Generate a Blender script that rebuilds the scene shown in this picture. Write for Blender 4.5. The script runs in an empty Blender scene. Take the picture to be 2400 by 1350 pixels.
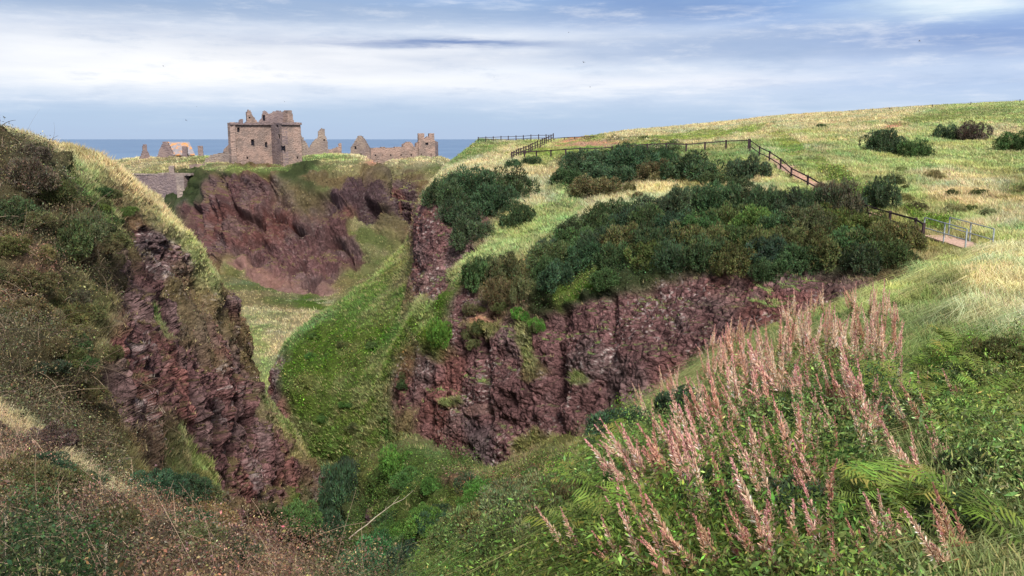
import bpy, bmesh, math, random
import numpy as np
from mathutils import Vector, Matrix
sc = bpy.context.scene
C = sc.collection
RNG = np.random.default_rng(7)
random.seed(7)
F = 1997.0
TH = math.radians(9.95)
CT, ST = math.cos(TH), math.sin(TH)

# ---------------------------------------------------------------- geometry of sight: bearing and distance -> place
def U(px, py, d):
    xc = (px - 1200.0) / F; yc = (675.0 - py) / F
    s = d / (CT + yc * ST)
    return np.stack([xc * s, d + 0 * xc, (-ST + yc * CT) * s], -1) if isinstance(px, np.ndarray) else np.array([xc * s, d, (-ST + yc * CT) * s])
def proj(P):
    x, y, z = P[..., 0], P[..., 1], P[..., 2]
    dep = np.maximum(y * CT - z * ST, 1e-3)
    return 1200 + F * x / dep, 675 - F * (y * ST + z * CT) / dep, dep

# ---------------------------------------------------------------- noise
def vnoise(p, seed=0):
    i = np.floor(p); f = (p - i).astype(np.float32); i = i.astype(np.int64)
    u = f * f * (3 - 2 * f)
    r = 0
    for dx in (0, 1):
        for dy in (0, 1):
            for dz in (0, 1):
                h = ((i[:, 0] + dx) * 73856093) ^ ((i[:, 1] + dy) * 19349663) ^ ((i[:, 2] + dz) * 83492791) ^ (seed * 2654435)
                h = (h ^ (h >> 13)) * 1274126177 & 0x7fffffff
                h = (h ^ (h >> 15)) * 668265263 & 0x7fffffff
                v = ((h >> 7) & 0xffff).astype(np.float32) / 65535.0
                r = r + v * (u[:, 0] if dx else 1 - u[:, 0]) * (u[:, 1] if dy else 1 - u[:, 1]) * (u[:, 2] if dz else 1 - u[:, 2])
    return r
ROT = np.array([[0.36, 0.48, -0.8], [-0.8, 0.6, 0.0], [0.48, 0.64, 0.6]])
def fbm(p, octs=4, seed=0, gain=.5):
    a = 1.0; s = 0; t = 0; q = p
    for o in range(octs):
        s = s + a * vnoise(q, seed + o * 17); t += a; a *= gain
        q = q @ ROT * 2.03
    return s / t
def ridge(p, octs=3, seed=0):
    a = 1.0; s = 0; t = 0; q = p
    for o in range(octs):
        s = s + a * (1 - np.abs(2 * vnoise(q, seed + o * 13) - 1)); t += a; a *= .5
        q = q @ ROT * 2.1
    return s / t
def sstep(a, b, x): 
    t = np.clip((x - a) / (b - a), 0, 1); return t * t * (3 - 2 * t)

# ---------------------------------------------------------------- object helpers
def link(name, me, mat=None, parent=None):
    o = bpy.data.objects.new(name, me); C.objects.link(o)
    if mat is not None: me.materials.append(mat)
    if parent is not None: o.parent = parent
    return o
def tag(o, label=None, cat=None, group=None, kind=None):
    if label: o['label'] = label
    if cat: o['category'] = cat
    if group: o['group'] = group
    if kind: o['kind'] = kind
    return o
def empty(name, loc=(0, 0, 0), rz=0):
    o = bpy.data.objects.new(name, None); C.objects.link(o)
    o.location = loc; o.rotation_euler = (0, 0, rz); o.empty_display_size = .2
    return o
def npmesh(name, V, faces_idx, sizes, col=None, smooth=False):
    """faces_idx: flat loop vertex indices, sizes: loops per face"""
    me = bpy.data.meshes.new(name)
    me.vertices.add(len(V)); me.vertices.foreach_set('co', np.ascontiguousarray(V, np.float32).ravel())
    me.loops.add(len(faces_idx)); me.loops.foreach_set('vertex_index', np.ascontiguousarray(faces_idx, np.int32).ravel())
    me.polygons.add(len(sizes))
    st = np.concatenate([[0], np.cumsum(sizes)[:-1]]).astype(np.int32)
    me.polygons.foreach_set('loop_start', st)
    if smooth: me.polygons.foreach_set('use_smooth', np.ones(len(sizes), bool))
    else: me.polygons.foreach_set('use_smooth', np.zeros(len(sizes), bool))
    if col is not None:
        a = me.color_attributes.new('col', 'FLOAT_COLOR', 'POINT')
        c4 = np.ones((len(V), 4), np.float32); c4[:, :3] = col
        a.data.foreach_set('color', c4.ravel())
    me.update(calc_edges=True); me.validate()
    return me
def dup(root, loc, rot=(0, 0, 0), scale=(1, 1, 1)):
    r = root.copy(); C.objects.link(r); r.location = loc; r.rotation_euler = rot; r.scale = scale
    for ch in root.children:
        c = ch.copy(); C.objects.link(c); c.parent = r
        for g in ch.children:
            k = g.copy(); C.objects.link(k); k.parent = c
    return r

# ---------------------------------------------------------------- materials
class NT:
    def __init__(s, tree): s.t = tree; s.n = tree.nodes; s.l = tree.links
    def new(s, typ, **kw):
        n = s.n.new(typ)
        for k, v in kw.items(): setattr(n, k, v)
        return n
    def put(s, inp, v):
        if isinstance(v, bpy.types.NodeSocket): s.l.new(v, inp)
        elif v is not None: inp.default_value = v
    def m(s, op, a, b=None, c=None, clamp=False):
        n = s.new('ShaderNodeMath', operation=op, use_clamp=clamp)
        s.put(n.inputs[0], a); s.put(n.inputs[1], b) if b is not None else None; s.put(n.inputs[2], c) if c is not None else None
        return n.outputs[0]
    def vm(s, op, a, b=None):
        n = s.new('ShaderNodeVectorMath', operation=op); s.put(n.inputs[0], a)
        if b is not None: s.put(n.inputs[1], b)
        return n.outputs[0]
    def noise(s, vec, scale, detail=4, rough=.55, w=None):
        n = s.new('ShaderNodeTexNoise'); s.put(n.inputs['Vector'], vec); n.inputs['Scale'].default_value = scale
        n.inputs['Detail'].default_value = detail; n.inputs['Roughness'].default_value = rough
        return n.outputs['Fac']
    def mix(s, f, a, b, mode='MIX'):
        n = s.new('ShaderNodeMix', data_type='RGBA', blend_type=mode); s.put(n.inputs['Factor'], f)
        s.put(n.inputs['A'], a if not isinstance(a, tuple) else (*a[:3], 1)); s.put(n.inputs['B'], b if not isinstance(b, tuple) else (*b[:3], 1))
        return n.outputs['Result']
    def mr(s, v, a, b, c=0., d=1., smooth=True):
        n = s.new('ShaderNodeMapRange', interpolation_type='SMOOTHSTEP' if smooth else 'LINEAR')
        s.put(n.inputs[0], v)
        for k, x in zip((1, 2, 3, 4), (a, b, c, d)): n.inputs[k].default_value = x
        return n.outputs[0]
def newmat(name, rough=.9, spec=.1):
    m = bpy.data.materials.new(name); m.use_nodes = True
    nt = NT(m.node_tree); b = m.node_tree.nodes['Principled BSDF']
    b.inputs['Roughness'].default_value = rough; b.inputs['Specular IOR Level'].default_value = spec
    return m, nt, b
def geo_pos(nt): return nt.new('ShaderNodeNewGeometry').outputs['Position']
def obj_pos(nt): return nt.new('ShaderNodeTexCoord').outputs['Object']
def attr(nt, name='col'):
    return nt.new('ShaderNodeAttribute', attribute_name=name).outputs['Color']
def mat_ground():
    m, nt, b = newmat('earth_and_rock', .92, .1)
    p = geo_pos(nt); rk = nt.new('ShaderNodeAttribute', attribute_name='rk').outputs['Fac']
    n1 = nt.noise(p, 5.0, 5, .65); n2 = nt.noise(p, 1.1, 4, .6)
    wp = nt.new('ShaderNodeTexNoise'); nt.put(wp.inputs['Vector'], p); wp.inputs['Scale'].default_value = 1.7; wp.inputs['Detail'].default_value = 4
    pw = nt.vm('ADD', p, nt.vm('MULTIPLY', wp.outputs['Color'], (.7, .7, .7)))
    def vor(sc_, feat='F1'):
        v = nt.new('ShaderNodeTexVoronoi', feature=feat); v.inputs['Scale'].default_value = sc_; nt.put(v.inputs['Vector'], nt.vm('MULTIPLY', pw, (1, 1, 1.5))); return v
    v1 = vor(2.6); v2 = vor(6.5); ve = vor(1.15, 'DISTANCE_TO_EDGE')
    sep = lambda c: nt.vm('DOT_PRODUCT', c, (.6, .3, .1))
    def dotv(c):
        n = nt.new('ShaderNodeVectorMath', operation='DOT_PRODUCT'); nt.put(n.inputs[0], c); n.inputs[1].default_value = (.5, .3, .2); return n.outputs['Value']
    peb = nt.m('ADD', nt.mr(dotv(v1.outputs['Color']), .2, .85, .62, 1.45, False), nt.mr(dotv(v2.outputs['Color']), .2, .85, -.28, .45, False))
    crk = nt.m('MAXIMUM', nt.mr(ve.outputs['Distance'], .0, .05, .55, 1.0), nt.mr(n2, .42, .58))
    fr = nt.m('MULTIPLY', peb, crk)
    fg = nt.m('ADD', nt.mr(n1, .25, .75, .6, 1.4, False), nt.mr(n2, .3, .7, -.18, .18, False))
    f = nt.m('ADD', nt.m('MULTIPLY', fr, rk), nt.m('MULTIPLY', fg, nt.m('SUBTRACT', 1.0, rk)))
    g = nt.new('ShaderNodeCombineColor'); [nt.put(g.inputs[i], f) for i in range(3)]
    nt.put(b.inputs['Base Color'], nt.mix(1.0, attr(nt), g.outputs[0], 'MULTIPLY'))
    hgt = nt.m('ADD', n1, nt.m('MULTIPLY', nt.m('ADD', nt.m('SUBTRACT', 1.0, v1.outputs['Distance']), nt.m('MULTIPLY', crk, .7)), nt.m('MULTIPLY', rk, .8)))
    bp = nt.new('ShaderNodeBump'); bp.inputs['Strength'].default_value = 1.0; bp.inputs['Distance'].default_value = .28
    nt.put(bp.inputs['Height'], hgt); nt.put(b.inputs['Normal'], bp.outputs[0])
    return m
def mat_attr(name, rough=.8, spec=.12, trans=0., objcol=False):
    m, nt, b = newmat(name, rough, spec)
    c = attr(nt)
    if objcol:
        oi = nt.new('ShaderNodeObjectInfo')
        c = nt.mix(1.0, c, oi.outputs['Color'], 'MULTIPLY')
    nt.put(b.inputs['Base Color'], c)
    if trans:
        t = nt.new('ShaderNodeBsdfTranslucent'); nt.put(t.inputs[0], c)
        mx = nt.new('ShaderNodeMixShader'); mx.inputs[0].default_value = trans
        nt.l.new(b.outputs[0], mx.inputs[1]); nt.l.new(t.outputs[0], mx.inputs[2])
        nt.l.new(mx.outputs[0], nt.n['Material Output'].inputs[0])
    return m
M_GROUND = mat_ground()
M_BLADE = mat_attr('grass_blades', .75, .15, .25)
M_LEAF = mat_attr('leaves', .7, .2, .2)
M_BUSH = mat_attr('gorse_leaves', .75, .15, .1, True)
M_WOODY = mat_attr('woody_stems', .9, .05, 0, True)

# ---------------------------------------------------------------- surface kinds: albedo, rock weight, plant height, plant density
PAL = {
 'R': ((.140, .072, .070), 1.0, .25, .00),   # purple brown conglomerate
 'S': ((.200, .115, .100), .45, .2, .02),    # scree / bare red soil
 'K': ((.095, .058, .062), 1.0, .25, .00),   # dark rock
 'Q': ((.135, .100, .050), .6, .30, .45),   # rock with brown grass tufts
 'G': ((.190, .250, .080), .0, .38, 1.0),    # mid green grass
 'L': ((.090, .160, .018), .0, .30, 1.0),    # lush green
 'O': ((.200, .205, .070), .0, .35, 1.0),    # olive
 'Y': ((.480, .420, .240), .0, .50, 1.0),    # straw
 'W': ((.540, .510, .270), .0, .50, 1.0),    # pale straw
 'N': ((.330, .400, .150), .0, .40, 1.0),    # yellow green
 'B': ((.175, .106, .066), .0, .25, .6),     # bramble brown
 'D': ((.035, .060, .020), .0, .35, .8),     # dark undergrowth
 'J': ((.120, .190, .040), .0, .32, 1.0),     # rich green slope grass
 'H': ((.105, .085, .045), .0, .30, .9),     # purple brown scrub
 'U': ((.090, .140, .028), .0, .40, 1.0),    # lush mixed herbs
 'P': ((.520, .330, .250), .0, .0, .0),      # pink gravel path
 'T': ((.420, .230, .150), .0, .2, .25),     # reddish turf
 'C': ((.230, .300, .070), .0, .10, .6),     # short mown green
}
LEAFY = {'H': .9, 'U': .5, 'D': .9, 'B': .85, 'L': .45, 'Q': .25, 'G': .05}
def cr(P, n, axis, lin=None):
    """Catmull-Rom resample along axis to n samples"""
    P = np.moveaxis(P, axis, 0); k = P.shape[0]
    t = np.linspace(0, k - 1, n); i = np.minimum(np.floor(t).astype(int), k - 2); f = t - i
    g = lambda j: P[np.clip(j, 0, k - 1)]
    f = f.reshape(-1, *([1] * (P.ndim - 1)))
    p0, p1, p2, p3 = g(i - 1), g(i), g(i + 1), g(i + 2)
    p0 = np.where((i == 0).reshape(f.shape), 2 * p1 - p2, p0); p3 = np.where((i + 2 > k - 1).reshape(f.shape), 2 * p2 - p1, p3)
    r = .5 * (2 * p1 + (p2 - p0) * f + (2 * p0 - 5 * p1 + 4 * p2 - p3) * f * f + (3 * p1 - p0 - 3 * p2 + p3) * f ** 3)
    l = p1 * (1 - f) + p2 * f
    if lin is not None: r = np.where(lin, l * .6 + r * .4, r)
    return np.moveaxis(r, 0, axis)
PATCHES = {}
class Patch: pass
def patch(name, label_cols, nr, nc, spots=(), disp=1.0, veg_disp=.25, near=None, rs=5.0, strata=None, kind='structure', green=0.6, greencol='O', lich=.5, mott=.45, bright=1.0, grain=.7, ledge=1.0, rib=0., crk=1.):
    """label_cols: columns (left to right) of control points bottom to top: 'px,py,d,code; ...'"""
    cols = [[q.strip().split(',') for q in c.replace('\n', ' ').split(';') if q.strip()] for c in label_cols]
    assert len({len(c) for c in cols}) == 1, (name, [len(c) for c in cols])
    A = np.array([[[float(q[0]), float(q[1]), 100. / float(q[2])] for q in c] for c in cols]).transpose(1, 0, 2)  # rows, cols
    codes = [[q[3].strip() for q in c] for c in cols]
    props = np.array([[[*PAL[k][0], PAL[k][1], PAL[k][2], PAL[k][3], LEAFY.get(k, 0)] for k in c] for c in codes]).transpose(1, 0, 2)
    lin = np.array([False, False, True])
    G = cr(cr(A, nr, 0, lin), nc, 1, lin)
    d = 100. / np.maximum(G[..., 2], .15)
    V = U(G[..., 0], G[..., 1], d)
    if near is not None:
        ex = V[0:1].copy(); rows = []
        for k in np.linspace(1, 0, 14)[:-1]:
            r = ex.copy(); r[..., 1] = ex[..., 1] * (1 - k) + near[0] * k; r[..., 2] = ex[..., 2] * (1 - k) + near[1] * k
            r[..., 0] = ex[..., 0] * (1 + 3 * k); rows.append(r)
        V = np.concatenate(rows + [V], 0); nr += 13
    shape = V.shape[:2]; Vf = V.reshape(-1, 3)
    # kinds on a warped lattice so that borders wander
    R, Cc = props.shape[:2]
    rr, cc = np.meshgrid(np.linspace(0, R - 1, nr) if near is None else np.concatenate([np.zeros(13), np.linspace(0, R - 1, nr - 13)]), np.linspace(0, Cc - 1, nc), indexing='ij')
    dist = np.linalg.norm(Vf, axis=1)
    q = Vf / rs
    wr = (fbm(q, 4, 91) - .5) * 1.6; wc = (fbm(q, 4, 57) - .5) * 1.6
    r_ = np.clip(rr.ravel() + wr, 0, R - 1.001); c_ = np.clip(cc.ravel() + wc, 0, Cc - 1.001)
    i = r_.astype(int); j = c_.astype(int); fr = sstep(.15, .85, r_ - i)[:, None]; fc = sstep(.15, .85, c_ - j)[:, None]
    pr = (props[i, j] * (1 - fr) * (1 - fc) + props[i + 1, j] * fr * (1 - fc) + props[i, j + 1] * (1 - fr) * fc + props[i + 1, j + 1] * fr * fc)
    px, py, dep = proj(Vf)
    nz = (fbm(Vf / (rs * .5), 5, 33, .65) - .5) * 1.7
    for (sx, sy, rx, ry, ang, code) in spots:
        a = math.radians(ang); ux = (px - sx) * math.cos(a) + (py - sy) * math.sin(a); uy = -(px - sx) * math.sin(a) + (py - sy) * math.cos(a)
        w = np.sqrt((ux / rx) ** 2 + (uy / ry) ** 2) + nz * 1.3
        w = (1 - sstep(.6, 1.15, w))[:, None]
        k = PAL[code]; pr = pr * (1 - w) + np.array([*k[0], k[1], k[2], k[3], LEAFY.get(code, 0)]) * w
    def normals(Vg):
        du = np.gradient(Vg, axis=1); dv = np.gradient(Vg, axis=0)
        n = np.cross(du, dv); n /= np.maximum(np.linalg.norm(n, axis=-1, keepdims=True), 1e-9); return n
    N = normals(V)
    # smooth the displacement direction
    Nf = N.reshape(-1, 3)
    rock = pr[:, 3]
    qs = Vf @ (strata if strata is not None else np.eye(3))
    q1 = qs / rs
    rd = (fbm(q1 * .7, 3, 11) - .5) * 2.6 + (ridge(q1 * 1.6, 3, 21) - .6) * 1.5 + (fbm(qs / .7, 3, 31) - .5) * .55
    crack = ridge(qs * np.array([1, 1, .35]) / (rs * .9), 2, 44); rd -= sstep(.78, .93, crack) * crk
    vd = (fbm(Vf / (rs * .8), 3, 71) - .5) * 2 + (fbm(Vf / 1.3, 2, 72) - .5) * .8
    bl = lambda sc_, sd: np.abs(2 * vnoise(Vf / (rs * sc_), sd) - 1)
    lump = bl(.36, 81) * 1.5 + bl(.17, 82) * .8; vd = vd + lump * (.55 + 1.2 * pr[:, 6])
    rd = rd + (np.abs(2 * vnoise(qs / .85, 83) - 1) - .4) * .40 + (np.abs(2 * vnoise(qs / .30, 84) - 1) - .4) * .34
    tz = (qs[:, 0] / (rs * .30) if strata is not None else qs[:, 2] / (rs * .34)) + fbm(Vf / (rs * .8), 3, 95) * 2.0; tf = tz - np.floor(tz)
    rd = rd + (sstep(.0, .75, tf) - sstep(.86, 1.0, tf) - .4) * .55 * ledge
    if rib: rd = rd + rib * (ridge(qs * np.array([1, 1, .22]) / (rs * .55), 2, 47) - .55) * 2.2
    amp = (rock * rd * disp + (1 - rock) * vd * veg_disp)
    Vf = Vf + Nf * amp[:, None] * np.minimum(1, dist / 30)[:, None]
    V = Vf.reshape(*shape, 3); N2 = normals(V); N2f = N2.reshape(-1, 3)
    up = np.abs(N2f[:, 2])
    col = pr[:, :3].copy(); dens = pr[:, 5].copy(); hgt = pr[:, 4].copy()
    # rock colour variation
    a = fbm(Vf / (rs * .6), 4, 5); b_ = fbm(Vf / .45, 3, 6); c2 = fbm(Vf / (rs * .9), 3, 8)
    rc = col * bright * (0.5 + 1.35 * a)[:, None]
    red = sstep(.52, .68, c2)[:, None]; rc = rc * (1 - red * .55) + np.array([.22, .085, .068]) * bright * red * .55 * (.6 + .8 * a)[:, None]
    grey = sstep(.50, .64, fbm(Vf / (rs * .7), 3, 9))[:, None] * .45; rc = rc * (1 - grey) + np.array([.18, .135, .13]) * bright * grey * (.4 + 1.2 * a)[:, None]
    sz = np.maximum(.13, dist / 852 * 1.6)[:, None]
    lic = sstep(.62, .78, vnoise(Vf / sz, 61) * .75 + vnoise(Vf / .5, 62) * .25) * sstep(.42, .62, fbm(Vf / (rs * .7), 4, 63)) * lich
    rc = rc * (1 - lic[:, None]) + np.array([.62, .54, .50]) * lic[:, None]
    rc *= (1 - grain / 2 + grain * vnoise(Vf / (sz * .9), 77))[:, None] * (.75 + .5 * vnoise(Vf / .8, 78))[:, None]
    # ledges grow grass
    led = sstep(green, green + .18, up + (a - .5) * .5) * rock
    gc = np.array(PAL[greencol][0])
    rc = rc * (1 - led[:, None]) + gc * led[:, None] * (.7 + .6 * b_)[:, None]
    vc = col * (.72 + .56 * fbm(Vf / 1.7, 4, 15))[:, None]
    hue = (fbm(Vf / (rs * 1.2), 3, 16) - .5)[:, None]; vc = vc * (1 + hue * np.array([.9, .25, -.1]))
    gr = ((1 - pr[:, 6]) * (pr[:, 5] > .5))[:, None]
    m1 = sstep(.50, .62, fbm(Vf / (rs * .55) * np.array([1, 1, 2]), 4, 92))[:, None] * mott * gr; m2 = sstep(.52, .62, fbm(Vf / (rs * .45), 4, 93))[:, None] * mott * gr
    m3 = sstep(.55, .64, fbm(Vf / (rs * .8), 4, 94))[:, None] * mott * gr
    vc = vc * (1 - m1) + np.array([.42, .35, .20]) * m1 * (.5 + vc.sum(1, keepdims=True) * .9); vc = vc * (1 - m2 * .8) + np.array([.085, .13, .035]) * m2 * .8
    vc = vc * (1 - m3 * .6) + np.array([.26, .17, .10]) * m3 * .6
    hgt = hgt * (1 + .6 * m1[:, 0])
    colf = rc * rock[:, None] + vc * (1 - rock[:, None])
    dens = np.maximum(dens, led * .7) ; hgt = np.maximum(hgt, .22)
    nrow, ncol = shape
    idx = np.arange(nrow * ncol).reshape(nrow, ncol)
    f = np.stack([idx[:-1, :-1], idx[:-1, 1:], idx[1:, 1:], idx[1:, :-1]], -1).reshape(-1, 4)
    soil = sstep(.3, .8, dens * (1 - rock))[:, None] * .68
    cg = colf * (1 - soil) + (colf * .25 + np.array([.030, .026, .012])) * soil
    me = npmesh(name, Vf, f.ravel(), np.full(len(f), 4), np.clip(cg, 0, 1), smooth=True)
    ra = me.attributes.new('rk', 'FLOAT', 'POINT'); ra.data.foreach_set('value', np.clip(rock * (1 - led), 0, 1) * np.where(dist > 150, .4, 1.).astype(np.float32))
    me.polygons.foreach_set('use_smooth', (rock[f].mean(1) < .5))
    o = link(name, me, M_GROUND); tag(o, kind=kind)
    P = Patch(); P.V = Vf; P.F = f; P.N = N2f; P.col = colf; P.dens = dens; P.h = hgt; P.rock = rock; P.led = led; P.leafy = pr[:, 6] * (1 - led)
    P.px, P.py, P.dep = proj(Vf); P.name = name
    P.fc = Vf[f].mean(1); P.fpx, P.fpy, P.fdep = proj(P.fc)
    e1 = Vf[f[:, 2]] - Vf[f[:, 0]]; e2 = Vf[f[:, 3]] - Vf[f[:, 1]]; P.area = .5 * np.linalg.norm(np.cross(e1, e2), axis=1)
    PATCHES[name] = P
    return P
def at(P, px, py):
    """the place on a landform seen at a bearing (front-most vertex near it)"""
    w = (P.px - px) ** 2 + (P.py - py) ** 2
    c = np.argsort(w)[:12]; c = c[w[c] < w[c[0]] + 60]
    k = c[np.argmin(P.dep[c])]
    return P.V[k].copy(), P.N[k]
def ray_drop(P, x, y):
    w = (P.V[:, 0] - x) ** 2 + (P.V[:, 1] - y) ** 2
    k = np.argmin(w); return P.V[k, 2]

# ================================================================= LANDFORMS
FAR = patch('castle_headland', [
 "60,700,260,O; 60,620,262,R; 60,560,270,R; 60,500,280,R; 60,440,290,O; 60,412,300,Y; 60,395,330,Y; 60,402,420,Y",
 "180,700,252,O; 180,620,256,R; 180,560,266,R; 180,500,276,R; 180,440,286,O; 180,410,296,Y; 190,387,330,Y; 190,400,420,Y",
 "290,700,248,O; 290,620,252,R; 290,560,262,R; 290,500,274,R; 290,450,284,O; 290,414,292,Y; 290,377,330,Y; 290,396,420,Y",
 "385,720,242,O; 385,640,248,R; 385,570,258,D; 385,510,270,D; 385,452,281,D; 395,408,288,O; 400,371,325,Y; 400,392,420,Y",
 "470,740,232,O; 470,660,238,Q; 460,590,250,R; 455,520,262,R; 452,450,274,D; 462,405,280,D; 500,372,318,N; 500,392,420,N",
 "560,770,214,N; 570,660,230,O; 550,590,241,R; 535,520,249,R; 530,450,256,R; 545,397,263,Q; 580,380,310,Y; 580,392,420,N",
 "650,790,205,N; 650,690,224,S; 630,620,238,R; 620,530,247,R; 625,460,254,R; 640,402,259,Q; 660,380,300,N; 660,392,420,N",
 "745,800,200,N; 750,705,220,S; 740,650,232,R; 715,560,242,R; 710,470,252,Q; 715,398,261,D; 740,366,292,N; 740,388,420,N",
 "830,790,204,O; 840,700,220,O; 830,620,234,R; 800,540,242,R; 790,460,250,K; 800,405,258,O; 830,367,288,Y; 830,390,420,Y",
 "910,770,214,O; 930,650,228,O; 890,580,238,O; 870,520,244,Q; 850,455,250,K; 860,405,260,Q; 870,378,284,T; 868,400,400,Y",
 "985,760,216,O; 985,640,222,O; 970,575,234,Q; 950,540,242,Q; 925,490,248,K; 908,440,258,Q; 893,402,272,Y; 880,415,380,Y",
 "960,760,240,O; 950,680,260,O; 945,620,280,Q; 925,580,290,Q; 905,530,300,Q; 890,470,310,Q; 880,425,320,Y; 872,425,380,Y",
 ], 240, 420, disp=1.6, veg_disp=.8, rs=14., green=.80, greencol='Q', lich=.12, bright=.72, mott=.6, grain=.6, rib=1.3, crk=2.6, ledge=1.7, strata=np.array([[.85, 0, .53], [0, 1, 0], [.53, 0, -.85]]),
 spots=[(600,640,70,22,30,'S'),(690,690,60,18,20,'S'),(860,560,30,70,-38,'O'),(560,440,80,30,10,'R'),(760,420,60,25,10,'Q'),(850,470,30,50,-20,'K'),(620,399,150,6,0,'G'),(715,392,40,16,-25,'D'),(480,398,60,6,5,'G'),(380,388,90,12,0,'Y'),(760,375,60,10,0,'N'),(455,435,16,40,0,'D')])
FAR2 = patch('cave_headland', [
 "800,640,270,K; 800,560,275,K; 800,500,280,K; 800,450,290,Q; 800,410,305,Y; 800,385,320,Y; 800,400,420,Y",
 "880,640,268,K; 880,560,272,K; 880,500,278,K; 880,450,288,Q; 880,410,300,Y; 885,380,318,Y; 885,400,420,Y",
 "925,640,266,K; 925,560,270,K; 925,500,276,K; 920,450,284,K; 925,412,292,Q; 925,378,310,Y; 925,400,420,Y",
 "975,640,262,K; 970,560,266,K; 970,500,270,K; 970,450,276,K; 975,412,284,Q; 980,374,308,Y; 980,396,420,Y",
 "1030,640,262,R; 1020,560,266,R; 1010,500,270,R; 1010,450,276,Q; 1020,410,286,O; 1038,374,310,Y; 1035,396,420,Y",
 "1090,640,266,R; 1080,560,270,R; 1070,500,275,R; 1060,460,285,Q; 1060,425,300,O; 1065,400,320,O; 1060,420,420,O",
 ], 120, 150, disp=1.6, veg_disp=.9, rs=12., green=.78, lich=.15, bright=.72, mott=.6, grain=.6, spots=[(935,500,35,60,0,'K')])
VAL = patch('valley_slope', [
 "300,1200,100,O; 300,1000,120,O; 300,880,140,O; 300,800,165,O; 300,720,205,O; 300,660,240,O",
 "480,1200,92,O; 480,1010,112,O; 480,880,135,O; 480,790,165,O; 490,710,205,O; 500,640,240,O",
 "600,1200,90,O; 600,1010,108,O; 600,900,130,N; 600,800,162,N; 600,720,200,Y; 590,655,235,O",
 "700,1200,90,O; 690,1010,108,O; 690,890,130,N; 700,800,160,Y; 720,740,195,Y; 740,690,228,O",
 "820,1200,95,O; 810,1010,115,O; 800,880,138,O; 810,800,162,O; 830,740,192,O; 860,660,225,O",
 "960,1200,110,O; 960,1010,130,O; 960,880,150,O; 950,780,172,O; 960,690,200,O; 985,600,232,O",
 ], 150, 180, disp=.5, veg_disp=.6, rs=12., mott=.5, spots=[(680,820,70,35,25,'Y'),(600,870,60,45,30,'N'),(720,715,50,16,10,'L'),(620,690,70,30,20,'O')])
LEFT = patch('ravine_side', [
 "-500,1450,8,H; -500,1100,10,H; -500,900,13,H; -500,740,19,O; -500,600,27,H; -500,480,34,H; -500,330,44,Y; -500,200,52,Y; -500,215,60,Y",
 "-150,1450,9,H; -150,1100,11,H; -150,900,14,H; -150,740,19,O; -150,580,27,H; -150,450,35,H; -150,340,43,H; -150,270,50,Y; -150,285,60,Y",
 "0,1450,9,H; 0,1100,12,H; 0,920,15,H; 0,740,20,O; 0,580,27,H; 0,460,35,H; 0,370,42,H; 0,318,48,Y; 0,335,60,Y",
 "120,1450,10,H; 130,1120,14,H; 140,960,18,H; 140,800,22,O; 130,640,28,H; 120,500,36,H; 112,400,43,O; 105,345,50,Y; 120,365,62,Y",
 "250,1450,14,H; 255,1150,17,O; 255,1010,21,Q; 250,880,26,O; 245,730,32,Q; 235,600,39,H; 230,480,45,G; 225,390,52,Y; 245,415,66,Y",
 "350,1480,20,B; 350,1200,24,O; 345,1060,28,Q; 335,930,32,R; 325,780,38,R; 305,660,43,R; 300,560,48,Q; 335,462,54,Y; 360,500,70,W",
 "440,1480,28,R; 440,1250,32,O; 430,1110,36,O; 425,980,39,R; 415,840,43,R; 385,700,48,R; 360,612,53,Q; 400,535,56,W; 430,575,74,W",
 "520,1480,36,R; 520,1280,41,R; 510,1150,43,R; 500,1030,45,R; 490,900,48,R; 470,770,52,Q; 440,675,55,Q; 455,592,58,N; 485,645,78,N",
 "600,1480,46,R; 595,1290,49,R; 580,1170,51,R; 570,1060,53,R; 560,950,55,R; 545,850,57,R; 515,775,59,Q; 522,698,62,Q; 555,780,84,Q",
 "670,1480,54,R; 665,1300,57,R; 650,1190,59,Q; 640,1100,60,R; 615,1025,61,R; 595,965,63,Q; 580,915,65,R; 575,872,67,Q; 600,930,90,Q",
 "720,1480,60,D; 715,1310,63,D; 700,1220,65,L; 690,1150,66,Q; 675,1095,67,R; 662,1045,68,O; 645,1005,69,O; 635,965,71,G; 660,1010,95,O",
 "770,1480,64,D; 765,1320,67,D; 755,1250,69,D; 745,1200,70,D; 740,1160,71,Q; 735,1130,72,R; 725,1100,73,Q; 715,1070,74,O; 740,1120,100,O",
 "790,1500,72,D; 790,1350,76,D; 785,1290,80,D; 780,1250,84,D; 775,1220,88,D; 772,1200,92,D; 770,1185,96,D; 765,1170,100,D; 770,1200,112,D",
 ], 560, 560, disp=1.0, veg_disp=.62, rs=5.5, green=.80, greencol='Q', lich=.5, bright=.95, grain=.8, crk=1.4, ledge=1.3, strata=np.array([[.85, 0, .53], [0, 1, 0], [.53, 0, -.85]]),
 spots=[(330,560,70,22,25,'K'),(380,640,60,60,60,'R'),(560,720,45,25,50,'R'),(320,760,30,60,-30,'R'),(310,900,70,50,20,'R'),(370,770,14,60,-25,'G'),
        (300,1010,80,35,5,'Q'),(430,1060,18,90,-30,'G'),(290,1000,60,14,0,'R'),(590,760,25,50,-30,'R'),(650,970,60,16,45,'G'),(420,680,45,60,-35,'Q'),
        (470,1130,12,70,-20,'G'),(540,1180,70,20,20,'Q'),(640,1230,90,30,25,'D'),(120,480,50,30,0,'D'),(190,540,40,60,-30,'D'),(80,400,90,40,20,'H'),(40,700,60,60,0,'B'),(120,620,40,40,0,'D'),
        (255,860,55,120,-12,'R'),(235,970,70,50,0,'R'),(250,620,30,60,-15,'R'),(400,880,60,110,-20,'R'),(540,960,70,120,-25,'R'),(620,1100,70,110,-30,'R')])
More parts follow.
